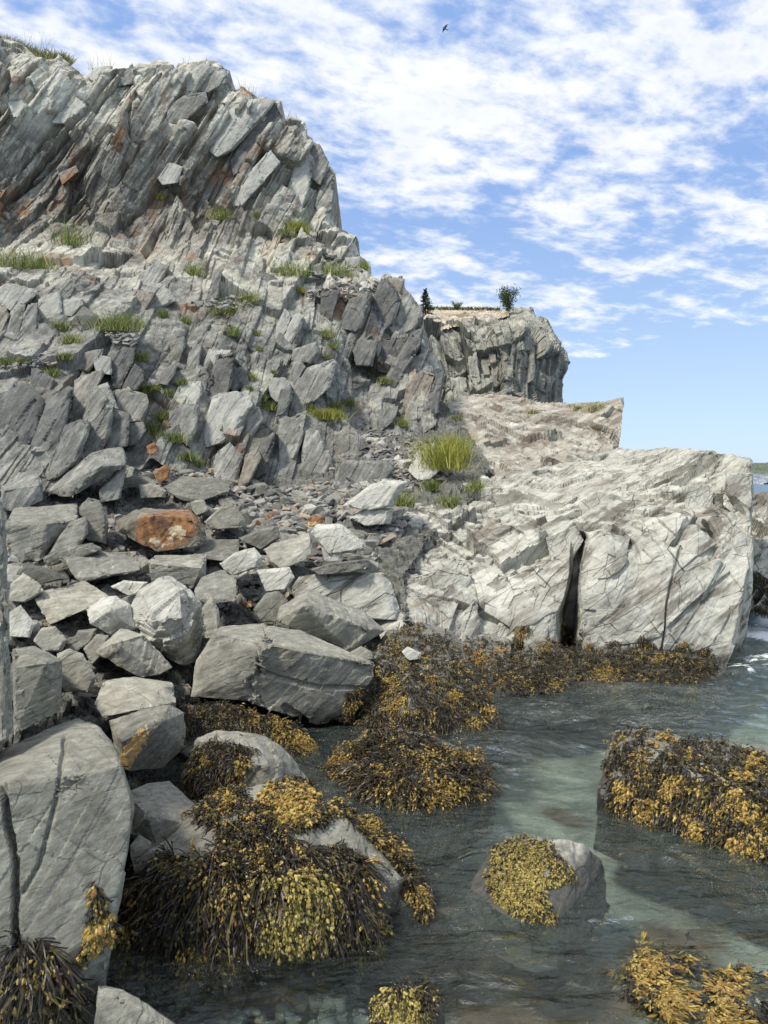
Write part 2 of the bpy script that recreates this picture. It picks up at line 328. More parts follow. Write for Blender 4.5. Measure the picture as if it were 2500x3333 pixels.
# ------------------------------------------------------------------ big rock masses: fractured sheets with a real distance at every point
def relief(name, poly, ctrl, step, layers, mat, rim=None, rimw=40, rimd=1.2, grooves=(), back=2.0, rough=0.03, region='W', ampmask=None):
    poly = px_(region, poly); D = Rbf(px_(region, ctrl))
    xs = [p[0] for p in poly]; ys = [p[1] for p in poly]
    gx = np.arange(min(xs), max(xs) + step, step); gy = np.arange(min(ys), max(ys) + step, step)
    PX, PY = np.meshgrid(gx, gy); inside = inpoly(PX, PY, poly)
    Yd = D(PX, PY)
    if rim is not None:                                 # round the crest away from the viewer
        t = np.clip(1 - segdist(PX, PY, px_(region, rim)) / rimw, 0, 1); Yd = Yd + rimd * (1 - np.sqrt(np.maximum(1 - t * t, 0)))
    calm = np.ones(PX.shape)
    for line, wd, dep in grooves:
        t = segdist(PX, PY, px_(region, line)) * (1 + .35 * np.sin(PY * .021) * np.sin(PY * .0073 + PX * .01)); g = np.clip(1.5 - t / wd, 0, 1); g = g * g * (3 - 2 * g)
        Yd = Yd + dep * g; calm = np.minimum(calm, np.clip(t / wd - 1.3, 0, 1))
    Pm = at(PX, PY, Yd); sh = PX.shape
    du = np.gradient(Pm, axis=1); dv = np.gradient(Pm, axis=0)
    nr = np.cross(dv, du); nr /= np.linalg.norm(nr, axis=-1, keepdims=True) + 1e-12
    k = 9                                               # smooth the normals
    for ax in (0, 1):
        c = np.cumsum(np.concatenate([np.repeat(nr.take([0], ax), k, ax), nr, np.repeat(nr.take([-1], ax), k, ax)], ax), ax)
        n_ = nr.shape[ax]; nr = c.take(range(2 * k, 2 * k + n_), ax) - c.take(range(0, n_), ax)
    nr /= np.linalg.norm(nr, axis=-1, keepdims=True) + 1e-12
    idx = np.full(sh, -1); sel = inside; idx[sel] = np.arange(sel.sum())
    V = Pm[sel]; n = nr[sel]; am = np.ones(len(V)) if ampmask is None else ampmask(PX[sel], PY[sel], V)
    d = np.zeros(len(V))
    vd = V - np.array([0, 0, EYE]); vd /= np.linalg.norm(vd, axis=-1, keepdims=True); am = am * np.clip(np.abs((n * vd).sum(-1)) * 2.2, .12, 1)
    if rim is not None: am = am * np.clip(.35 + segdist(PX[sel], PY[sel], px_(region, rim)) / 90, 0, 1)
    for L in layers: d += frac(V, *L)
    d = d * am * calm[sel] + rough * fbm(V * 3.0, 91, 4, .6)
    V = V + n * d[:, None]
    q = np.stack([idx[:-1, :-1], idx[1:, :-1], idx[1:, 1:], idx[:-1, 1:]], -1).reshape(-1, 4)
    q = q[(q >= 0).all(1)]
    if back:                                            # give the mass a back: run its outline away from the viewer
        e = np.concatenate([q[:, [0, 1]], q[:, [1, 2]], q[:, [2, 3]], q[:, [3, 0]]]); key = np.sort(e, 1)
        kk = key[:, 0].astype(np.int64) * len(V) + key[:, 1]; u, first, cnt = np.unique(kk, return_index=True, return_counts=True)
        be = e[first[cnt == 1]]; bv = np.unique(be); mp = np.full(len(V), -1); mp[bv] = np.arange(len(bv)) + len(V)
        V = np.concatenate([V, V[bv] + np.array([0, back, -0.12 * back])])
        q = np.concatenate([q, np.stack([be[:, 1], be[:, 0], mp[be[:, 0]], mp[be[:, 1]]], -1)])
    used = np.unique(q); mp = np.full(len(V), -1); mp[used] = np.arange(len(used))
    o = new_obj(name, V[used], mp[q], mat)
    return o, D

F62 = frame(62, .45, .25); F58 = frame(57, .3, .1); F30 = frame(33, .9, .35); F88 = frame(87, .2, .05); F15 = frame(15, .8, .1)
CLIFF = [(-40, 78), (0, 85), (40, 100), (95, 128), (130, 124), (165, 150), (182, 160), (205, 143), (235, 141), (243, 148), (330, 140), (345, 135), (374, 137), (378, 152), (450, 136), (490, 148), (493, 180),
         (525, 195), (548, 212), (600, 217), (612, 255), (660, 262), (664, 290), (685, 310), (700, 340), (725, 372), (723, 410), (716, 470), (720, 488), (745, 497), (775, 515), (778, 550), (800, 570),
         (802, 600), (820, 607), (870, 602), (876, 625), (910, 660), (915, 675), (908, 700), (925, 730), (935, 765), (958, 800), (955, 830), (948, 900), (935, 935), (860, 960), (770, 985), (735, 1050),
         (600, 1085), (520, 1100), (430, 1040), (320, 1010), (280, 1040), (260, 1140), (-40, 1140)]
CLIFF_C = [(0, 90, 25), (150, 150, 25.5), (300, 145, 26), (480, 150, 26), (600, 220, 26), (720, 380, 25.5), (0, 300, 23.8), (200, 300, 24.2), (400, 300, 24.6), (600, 330, 25), (0, 530, 22), (150, 520, 22.4),
           (300, 540, 22.4), (500, 480, 23.5), (700, 480, 25), (0, 600, 17.5), (150, 590, 18.5), (300, 590, 20), (450, 600, 20.5), (600, 600, 21.5), (780, 560, 24), (0, 760, 15.5), (150, 700, 16.8), (300, 680, 17.5),
           (480, 660, 18.5), (650, 640, 20), (800, 610, 21.5), (870, 610, 22), (0, 900, 13.2), (150, 850, 13.9), (290, 800, 15), (400, 800, 16), (550, 800, 17), (700, 760, 18), (800, 800, 19.5), (900, 720, 21),
           (0, 1050, 12.2), (150, 1040, 12.6), (300, 980, 13.9), (440, 1000, 14.2), (600, 980, 14.9), (720, 1000, 15.2), (760, 930, 16.5), (900, 900, 18.2), (940, 820, 19.6), (0, 1120, 11.8), (280, 1100, 12.8), (500, 1070, 13.9), (700, 1040, 14.9)]
def cliff_amp(px, py, V):
    t = np.clip((py / FI - 520) / 140, 0, 1)
    return 1.15 - .6 * t
cliff, Dcliff = relief('cliff', CLIFF, CLIFF_C, 2.1,
    [(F58, (5.0, .95, 3.2), .42, .8, .15, 11, .4), (F62, (2.5, .36, 1.5), .17, .7, .2, 21, .25), (F62, (1.0, .11, .6), .04, .6, .2, 31, .2)],
    M['upper'], rim=CLIFF[1:45], rimw=45, rimd=1.3, back=5.0, ampmask=cliff_amp)
tag(cliff, kind='structure')

RIDGE = [(905, 940), (935, 880), (1000, 855), (1100, 850), (1150, 862), (1217, 874), (1299, 867), (1347, 858), (1348, 877), (1337, 967), (1330, 1010), (1100, 1070), (980, 1110), (930, 1090), (905, 1020)]
ridge, Dridge = relief('rock_ridge', RIDGE, [(935, 880, 22), (1100, 850, 24), (1217, 874, 22.5), (1345, 860, 21), (1340, 960, 19.5), (1200, 930, 19.5), (1050, 940, 18.5), (950, 950, 17.5), (960, 1050, 14.8), (1100, 1045, 15.6), (1330, 1000, 17.8)],
    2.1, [(F30, (2.6, .7, 1.5), .2, .7, .2, 41, .4), (F30, (.8, .2, .6), .08, 1.0, .2, 45, .3), (F30, (.3, .08, .3), .03, 1.0, .2, 47, .3)], M['ridge'], rim=RIDGE[1:9], rimw=14, rimd=.6, back=3.0)
tag(ridge, kind='structure')
HEAD = [(790, 1300), (800, 1235), (830, 1150), (900, 1095), (975, 1060), (1060, 1025), (1150, 1005), (1240, 985), (1337, 968), (1359, 967), (1400, 972), (1449, 969), (1499, 969), (1529, 977), (1600, 985), (1620, 989), (1628, 997),
        (1626, 1100), (1624, 1227), (1609, 1302), (1590, 1390), (1570, 1440), (1560, 1490), (1250, 1500), (1050, 1520), (900, 1480), (830, 1400)]
HEAD_C = [(1570, 1430, 9.15), (1560, 1490, 9.0), (1300, 1430, 9.3), (1300, 1490, 9.2), (1050, 1500, 9.0), (1230, 1420, 9.6), (1050, 1420, 9.3), (1300, 1290, 9.4), (1560, 1290, 9.35), (1300, 1160, 9.9), (1500, 1130, 10.0), (1600, 1180, 9.8), (1620, 1000, 11.0),
          (1600, 1080, 10.5), (1540, 1060, 11.0), (1450, 1060, 11.6), (1450, 975, 13.8), (1350, 970, 15.2), (1200, 1010, 14.8), (1080, 1030, 14.5), (1000, 1070, 13.6), (1250, 1100, 11.4), (1100, 1120, 11.8), (950, 1130, 12),
          (850, 1180, 11.2), (1000, 1250, 10.2), (1150, 1230, 10.1), (1050, 1320, 9.7), (1150, 1340, 9.5), (870, 1330, 9.0), (1000, 1350, 9.4), (950, 1450, 8.9), (850, 1400, 8.7)]
def head_amp(px, py, V):                                # the sea-worn wall is smoother than the broken top
    return np.clip((9.9 - 0 * py / FI + (V[:, 1] - 9.9) * 1.2 - 9.0), .45, 1.5)
headland, Dhead = relief('rock_headland', HEAD, HEAD_C, 1.7,
    [(frame(60, .8, .5), (1.6, .55, 1.3), .10, .9, .3, 52, .35), (F30, (.9, .22, .7), .055, 1.0, .3, 57, .3), (frame(65, .6, .5), (.35, .1, .3), .02, 1.0, .3, 58, .3)], M['headland'],
    rim=HEAD[8:21], rimw=14, rimd=.5, back=3.0, rough=.02, ampmask=head_amp,
    grooves=[([(1252, 1165), (1242, 1250), (1230, 1330), (1222, 1480)], 13 * FI, .75), ([(1470, 1180), (1440, 1300), (1425, 1440)], 2.0 * FI, .05)])
tag(headland, kind='structure')
FARH = [(900, 720), (905, 714), (985, 697), (1050, 689), (1092, 676), (1105, 667), (1150, 665), (1160, 685), (1185, 690), (1190, 705), (1215, 735), (1213, 745), (1228, 780), (1225, 800), (1215, 820), (1217, 880), (1215, 905), (920, 910)]
farh, Dfar = relief('far_headland', FARH, [(914, 672, 44), (1080, 669, 44), (1000, 690, 37), (914, 705, 35.5), (1150, 668, 38), (1090, 700, 34.5), (1190, 705, 36), (1225, 790, 35), (1215, 870, 35), (1050, 780, 33.8), (930, 780, 34.5), (930, 900, 33), (1100, 880, 32.5)],
    2.1, [(F88, (4.0, 1.3, 2.2), .5, .7, .2, 61, .4), (F88, (1.6, .5, 1.0), .22, 1.0, .2, 65, .3), (F88, (.6, .2, .5), .08, 1., .2, 66, .3)], M['far'], rim=FARH[6:16], rimw=25, rimd=1.6, back=8.0)
tag(farh, kind='structure')
BSH = [(1618, 1080), (1632, 1064), (1660, 1066), (1710, 1062), (1710, 1330), (1608, 1330)]
bsh, _ = relief('outer_rock', BSH, [(1625, 1070, 14), (1700, 1064, 14.5), (1625, 1200, 12.2), (1700, 1200, 12.2), (1625, 1320, 11.6), (1700, 1320, 11.6)], 2.5,
    [(F30, (1.6, .5, 1.2), .15, .8, .2, 71, .3), (F30, (.5, .15, .4), .05, 1., .2, 72, .3)], M['headland'], back=2.5)
tag(bsh, kind='structure')
HB = [('E', .12, [(260, 610), (400, 465), (415, 560), (340, 705), (310, 670)]), ('E', .2, [(400, 475), (440, 400), (530, 365), (545, 440), (455, 620), (410, 560)]), ('E', .3, [(465, 625), (560, 450), (650, 405), (642, 520), (535, 660)]),
 ('E', .25, [(650, 430), (720, 435), (752, 490), (742, 620), (720, 650), (640, 540)]), ('E', .4, [(598, 640), (640, 545), (712, 528), (705, 630), (612, 740)]), ('E', .22, [(858, 340), (960, 300), (1065, 280), (1100, 560), (1090, 650), (960, 640), (850, 600)]),
 ('E', .18, [(885, 240), (960, 180), (1062, 200), (1045, 300), (880, 335)]), ('E', .3, [(1300, 190), (1360, 112), (1455, 95), (1500, 140), (1592, 195), (1575, 480), (1500, 745), (1300, 720), (1240, 600), (1270, 380)]),
 ('E', .2, [(1070, 280), (1200, 232), (1290, 240), (1280, 380), (1232, 720), (1110, 700), (1095, 560)]), ('C', .3, [(1305, 910), (1400, 900), (1425, 940), (1415, 1020), (1340, 1035), (1300, 1000)]), ('C', .2, [(1480, 850), (1590, 850), (1590, 1010), (1500, 1020), (1465, 990)]),
 ('E', .12, [(130, 370), (270, 330), (380, 360), (350, 470), (250, 560), (150, 540)]), ('E', .1, [(270, 330), (300, 290), (380, 300), (365, 370), (285, 380)]), ('E', .1, [(380, 340), (430, 290), (480, 280), (450, 350), (390, 380)]), ('E', .1, [(700, 200), (830, 150), (860, 210), (800, 330), (720, 290)]),
 ('C', .12, [(840, 980), (920, 930), (1010, 960), (960, 1030), (850, 1030)]), ('C', .1, [(1050, 900), (1180, 860), (1250, 900), (1150, 960), (1060, 950)]), ('E', .15, [(1500, 150), (1590, 195), (1590, 420), (1540, 400)])]
GR = [(-60, 1000), (250, 1000), (430, 985), (560, 985), (700, 930), (760, 880), (840, 840), (960, 870), (1010, 930), (1060, 1000), (1040, 1060), (930, 1160), (870, 1250), (890, 1340), (880, 1440), (830, 1560), (720, 1640), (640, 1760), (560, 1900), (500, 2000), (330, 2080), (150, 2260), (-60, 2260)]
def zY(px, py, z): return (px, py, float(ypl(px * FI, py * FI, z)))
GR_C = [(0, 1020, 12.6), (260, 1030, 13.2), (430, 1000, 14.6), (560, 1000, 15.2), (720, 940, 16.9), (800, 860, 19.6), (940, 880, 19.2), (1000, 940, 17.6), (1040, 1040, 14.6), (950, 1120, 12.2), (0, 1120, 11.4), (300, 1100, 12.2), (600, 1090, 13.2), (800, 1080, 13.2), (720, 1010, 14.9),
        (0, 1250, 8.8), (300, 1250, 9.3), (600, 1220, 9.9), (800, 1230, 10.2), (880, 1330, 8.9), zY(0, 1500, .35), zY(300, 1450, .3), zY(600, 1400, .25), zY(830, 1420, .05), zY(600, 1560, -.12), zY(800, 1520, -.2), zY(330, 1640, -.05), zY(0, 1800, .1), zY(250, 1900, -.2), zY(500, 1900, -.35), zY(150, 2200, -.4), zY(640, 1700, -.4)]
ground, Dgr = relief('scree_ground', GR, GR_C, 3.2, [(F15, (.35, .12, .3), .05, 1.2, .3, 81, .4), (F15, (.12, .05, .1), .03, 1.2, .3, 82, .4)], M['ground'], back=0, rough=.05)
tag(ground, kind='structure')
# ------------------------------------------------------------------ water, seabed, far coast
def water_mat():
    m = bpy.data.materials.new('sea_water'); m.use_nodes = True; t = m.node_tree
    for n in list(t.nodes): t.nodes.remove(n)
    co = N(t, 'ShaderNodeTexCoord').outputs['Object']
    r1 = noise(t, mapping(t, co, rot=(0, 0, R(28)), scale=(1.0, 2.4, 1)), 1.9, 5, .5, .8)
    r2 = noise(t, mapping(t, co, rot=(0, 0, R(-15)), scale=(1.0, 1.9, 1)), 8.0, 4, .55, .8)
    h = math_(t, 'ADD', math_(t, 'MULTIPLY', r1, 1.0), math_(t, 'MULTIPLY', r2, .42))
    b = N(t, 'ShaderNodeBump', ins={'Strength': 1.0, 'Distance': .20}); t.links.new(h, b.inputs['Height'])
    gl = N(t, 'ShaderNodeBsdfGlossy', ins={'Roughness': .04, 'Color': (.95, .97, 1, 1)}); t.links.new(b.outputs[0], gl.inputs['Normal'])
    tr = N(t, 'ShaderNodeBsdfTransparent', ins={'Color': (.90, .95, .89, 1)})
    fr = N(t, 'ShaderNodeFresnel', ins={'IOR': 1.40}); t.links.new(b.outputs[0], fr.inputs['Normal'])
    mx = N(t, 'ShaderNodeMixShader'); t.links.new(math_(t, 'MULTIPLY', fr.outputs[0], 1.2, clamp=True), mx.inputs[0]); t.links.new(tr.outputs[0], mx.inputs[1]); t.links.new(gl.outputs[0], mx.inputs[2])
    milk = N(t, 'ShaderNodeBsdfDiffuse', ins={'Color': (.20, .26, .215, 1)}); t.links.new(b.outputs[0], milk.inputs['Normal'])
    mk = N(t, 'ShaderNodeMixShader', ins={0: math_(t, 'MULTIPLY', maprange(t, noise(t, co, .7, 3), .35, .65, .05, .13), math_(t, 'SUBTRACT', 1.0, N(t, 'ShaderNodeAttribute', attribute_name='clear').outputs['Fac']))}); t.links.new(tr.outputs[0], mk.inputs[1]); t.links.new(milk.outputs[0], mk.inputs[2]); t.links.new(mk.outputs[0], mx.inputs[1])
    # deep water far out is opaque blue; foam where the swell breaks
    deep = N(t, 'ShaderNodeBsdfPrincipled', ins={'Base Color': (.035, .085, .13, 1), 'Roughness': .22}); t.links.new(b.outputs[0], deep.inputs['Normal'])
    sep = N(t, 'ShaderNodeSeparateXYZ', ins={0: co})
    mx2 = N(t, 'ShaderNodeMixShader', ins={0: maprange(t, sep.outputs[1], 11.5, 22)}); t.links.new(mx.outputs[0], mx2.inputs[1]); t.links.new(deep.outputs[0], mx2.inputs[2])
    fa = N(t, 'ShaderNodeAttribute', attribute_name='foam')
    fn = noise(t, mapping(t, co, scale=(1, 1.3, 1)), 5.5, 7, .68, .8)
    fm = maprange(t, math_(t, 'ADD', fn, math_(t, 'MULTIPLY', fa.outputs['Fac'], .42)), .70, .80)
    foam = N(t, 'ShaderNodeBsdfDiffuse', ins={'Color': (.8, .84, .86, 1)})
    mx3 = N(t, 'ShaderNodeMixShader'); t.links.new(math_(t, 'MULTIPLY', fm, .92), mx3.inputs[0]); t.links.new(mx2.outputs[0], mx3.inputs[1]); t.links.new(foam.outputs[0], mx3.inputs[2])
    t.links.new(mx3.outputs[0], N(t, 'ShaderNodeOutputMaterial').inputs[0])
    return m
def wave(p):
    x, y = p[:, 0], p[:, 1]; q = np.stack([x, y, 0 * x], -1)
    a = fbm(np.stack([x * .9 + y * .35, y * 1.5 - x * .3, 0 * x], -1), 201, 4, .5)
    far_ = np.clip(1 - (y - 12) / 60, 0, 1)
    near_ = np.clip((y - 2.0) / 5, .25, 1)
    c = fbm(np.stack([x * 3.2 + y * 1.4, y * 5.5 - x * .9, 0 * x], -1), 221, 3, .5)
    return .09 * a * far_ * near_ + .014 * c * np.clip(1 - (y - 9) / 8, 0, 1)
rows = np.concatenate([np.linspace(1569.2, 1640, 60), np.linspace(1642, 3700, 620)]); cols = np.linspace(-900, 3500, 560)
PX, PY = np.meshgrid(cols, rows); Yw = ypl(PX, PY, 0.0)
Vw = at(PX, PY, Yw).reshape(-1, 3); Vw[:, 2] = wave(Vw)
nr_, nc_ = PX.shape; ii = np.arange(nr_ * nc_).reshape(nr_, nc_)
Qw = np.stack([ii[:-1, :-1], ii[1:, :-1], ii[1:, 1:], ii[:-1, 1:]], -1).reshape(-1, 4)
water = new_obj('water', Vw, Qw, water_mat(), smooth=True); tag(water, kind='structure')
FOAM = [((2490, 2060), 170, 1.0), ((2470, 2010), 80, 1.0), ((2400, 2170), 90, .55), ((2330, 2240), 60, .5), ((2230, 2250), 50, .42), ((2500, 2150), 150, .6)]
fo = np.full(len(Vw), -.6)
for (fx, fy), r_, a_ in FOAM:
    fp = at(fx, fy, ypl(fx, fy, 0.)); sc_ = r_ / FPX * fp[1]
    fo = np.maximum(fo, -.6 + (a_ + .6) * np.exp(-(((Vw[:, 0] - fp[0]) / sc_) ** 2 + ((Vw[:, 1] - fp[1]) / (sc_ * 2.2)) ** 2)))
at_ = water.data.attributes.new('foam', 'FLOAT', 'POINT'); at_.data.foreach_set('value', fo.astype(np.float32))

cl_w = np.exp(-(((Vw[:, 0] + .62) / .8) ** 2 + ((Vw[:, 1] - 3.1) / .8) ** 2)); at2 = water.data.attributes.new('clear', 'FLOAT', 'POINT'); at2.data.foreach_set('value', cl_w.astype(np.float32))
def seabed_mat():
    m, t, p = new_mat('seabed_stone')
    co = N(t, 'ShaderNodeTexCoord').outputs['Object']
    a = noise(t, mapping(t, co, loc=(1.3, .4, 0)), .85, 4, .55, .5); b_ = noise(t, co, 3.0, 6, .65)
    c = mixc(t, maprange(t, b_, .35, .65), (.28, .33, .28), (.54, .60, .52))
    v = N(t, 'ShaderNodeTexVoronoi', ins={'Scale': 6.0}); t.links.new(co, v.inputs['Vector'])
    c = mixc(t, .35, c, mixc(t, v.outputs['Color'], (.1, .13, .12), (.26, .3, .28)))
    sx = N(t, 'ShaderNodeSeparateXYZ', ins={0: co})
    # weed-covered bottom and one painted rock shadow, brown-purple; elsewhere pale sand and shingle
    wa = N(t, 'ShaderNodeAttribute', attribute_name='weed_and_shade').outputs['Fac']
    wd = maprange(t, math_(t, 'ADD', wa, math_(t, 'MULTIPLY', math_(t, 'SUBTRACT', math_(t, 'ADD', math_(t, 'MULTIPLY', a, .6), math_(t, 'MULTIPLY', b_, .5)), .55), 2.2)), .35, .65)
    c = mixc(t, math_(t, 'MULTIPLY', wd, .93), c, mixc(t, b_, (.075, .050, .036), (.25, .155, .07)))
    t.links.new(c, p.inputs['Base Color']); p.inputs['Roughness'].default_value = .9
    bm_ = N(t, 'ShaderNodeBump', ins={'Strength': .8, 'Distance': .06}); t.links.new(b_, bm_.inputs['Height']); t.links.new(bm_.outputs[0], p.inputs['Normal'])
    return m
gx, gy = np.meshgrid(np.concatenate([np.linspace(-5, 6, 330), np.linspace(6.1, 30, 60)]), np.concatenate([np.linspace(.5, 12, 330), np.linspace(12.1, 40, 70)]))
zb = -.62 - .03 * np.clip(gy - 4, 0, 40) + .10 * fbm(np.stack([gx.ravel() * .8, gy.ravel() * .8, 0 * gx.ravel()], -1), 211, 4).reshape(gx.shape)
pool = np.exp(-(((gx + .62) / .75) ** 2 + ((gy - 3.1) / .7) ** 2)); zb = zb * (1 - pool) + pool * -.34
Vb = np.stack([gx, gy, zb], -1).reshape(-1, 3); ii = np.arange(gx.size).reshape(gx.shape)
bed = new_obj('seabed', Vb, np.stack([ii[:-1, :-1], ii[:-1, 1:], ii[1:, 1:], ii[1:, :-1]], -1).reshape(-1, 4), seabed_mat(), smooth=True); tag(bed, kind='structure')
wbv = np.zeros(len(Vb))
for (fx, fy, r_, a_) in [(880, 1840, 190, 1.1), (1080, 2030, 230, 1.2), (820, 1660, 160, 1), (1010, 1880, 150, 1), (1520, 2130, 220, .95), (1270, 2120, 170, .8), (1230, 1720, 90, .75), (1560, 1830, 130, 1.1), (1420, 1770, 100, .9), (1180, 1500, 110, .9), (1330, 1480, 90, .8), (1480, 1490, 70, .7), (960, 1560, 90, .9), (640, 1900, 200, 1.1), (1640, 1990, 90, .8), (860, 2150, 110, .9)]:  # weed patches; the one below the barrel-shaped rock paints its shadow
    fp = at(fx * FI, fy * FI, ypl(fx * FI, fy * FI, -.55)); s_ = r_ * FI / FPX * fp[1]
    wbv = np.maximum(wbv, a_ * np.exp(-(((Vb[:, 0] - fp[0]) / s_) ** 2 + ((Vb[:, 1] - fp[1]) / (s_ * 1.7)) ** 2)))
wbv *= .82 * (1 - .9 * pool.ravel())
a_w = bed.data.attributes.new('weed_and_shade', 'FLOAT', 'POINT'); a_w.data.foreach_set('value', wbv.astype(np.float32))

SAND = [(905, 722), (912, 672), (940, 667), (1080, 669), (1100, 672), (1100, 682), (1050, 697), (985, 705)]
ms_, ts_, ps2_ = new_mat('sandy_turf'); cs_ = N(ts_, 'ShaderNodeTexCoord').outputs['Object']
cS = mixc(ts_, maprange(ts_, noise(ts_, cs_, 2.2, 6, .7), .38, .62), (.34, .28, .21), (.50, .44, .36)); cS = mixc(ts_, maprange(ts_, noise(ts_, cs_, .9, 5, .6), .52, .62, 0, .8), cS, (.16, .14, .06))
ts_.links.new(cS, ps2_.inputs['Base Color']); ps2_.inputs['Roughness'].default_value = 1
sand, _ = relief('sandy_slope', SAND, [(905, 722, 35.6), (914, 672, 43), (1080, 669, 43), (985, 705, 35.8), (1050, 697, 35.6), (1100, 680, 36.6), (1092, 672, 40)], 2.0, [], ms_, back=0, rough=.10)
tag(sand, kind='structure')
COAST = [(1560, 1012), (1600, 1003), (1640, 1000), (1700, 996), (1760, 1000), (1760, 1046), (1560, 1046)]
m_, t_, p_ = new_mat('distant_coast')
co_ = N(t_, 'ShaderNodeTexCoord').outputs['Object']; gz_ = N(t_, 'ShaderNodeSeparateXYZ', ins={0: co_}).outputs[2]
nz_ = noise(t_, co_, .09, 6, .65)
cc_ = mixc(t_, maprange(t_, math_(t_, 'ADD', gz_, math_(t_, 'MULTIPLY', nz_, 12)), 13, 17), mixc(t_, maprange(t_, nz_, .4, .6), (.16, .19, .23), (.34, .37, .40)), mixc(t_, nz_, (.07, .10, .07), (.14, .15, .10)))
t_.links.new(cc_, p_.inputs['Base Color']); p_.inputs['Roughness'].default_value = 1
coast, _ = relief('far_coast_hills', COAST, [(1560, 1012, 760), (1700, 996, 780), (1560, 1046, 640), (1760, 1046, 640), (1760, 1000, 780)], 2.0, [(F88, (40, 14, 20), 5, 1, .2, 91, .4), (F88, (14, 5, 8), 2, 1, .2, 92, .4)], m_, back=200, rough=.5)
tag(coast, kind='structure')
# ------------------------------------------------------------------ single rocks: convex hulls through traced outlines, chamfered, split and roughened
def hull_mesh(pts):
    bm = bmesh.new()
    for p in pts: bm.verts.new(p)
    r = bmesh.ops.convex_hull(bm, input=bm.verts[:], use_existing_faces=False)
    junk = list({g for g in r['geom_interior'] + r['geom_unused'] if isinstance(g, bmesh.types.BMVert)})
    if junk: bmesh.ops.delete(bm, geom=junk, context='VERTS')
    bmesh.ops.dissolve_limit(bm, angle_limit=R(4), verts=bm.verts[:], edges=bm.edges[:])
    return bm
def refine(bm, L, mx=9000):
    bmesh.ops.triangulate(bm, faces=bm.faces[:])
    for _ in range(7):
        es = [e for e in bm.edges if e.calc_length() > L]
        if not es or len(bm.verts) > mx: break
        bmesh.ops.subdivide_edges(bm, edges=es, cuts=1, use_grid_fill=False)
        bmesh.ops.triangulate(bm, faces=[f for f in bm.faces if len(f.verts) > 3])
def roughen(bm, size, seed, ledge=.018, soft=.012, fr=None):
    bm.normal_update()
    V = np.array([v.co for v in bm.verts]); n = np.array([v.normal for v in bm.verts])
    fr = frame(20 + 50 * hash_(np.array([seed]))[0], .7, .3) if fr is None else fr
    d = frac(V, fr, (size * .9, size * .16, size * .6), ledge * size, .8, .3, seed, .25) + frac(V, fr, (size * .3, size * .05, size * .25), ledge * .35 * size, .8, .3, seed + 3, .25)
    d = d + soft * size * fbm(V / size * 3.0, seed + 9, 4, .55)
    V = V + n * d[:, None]
    for v, c in zip(bm.verts, V): v.co = c
    return V
def bm_arrays(bm):
    bm.verts.index_update()
    return np.array([v.co for v in bm.verts]), np.array([[v.index for v in f.verts] for f in bm.faces])
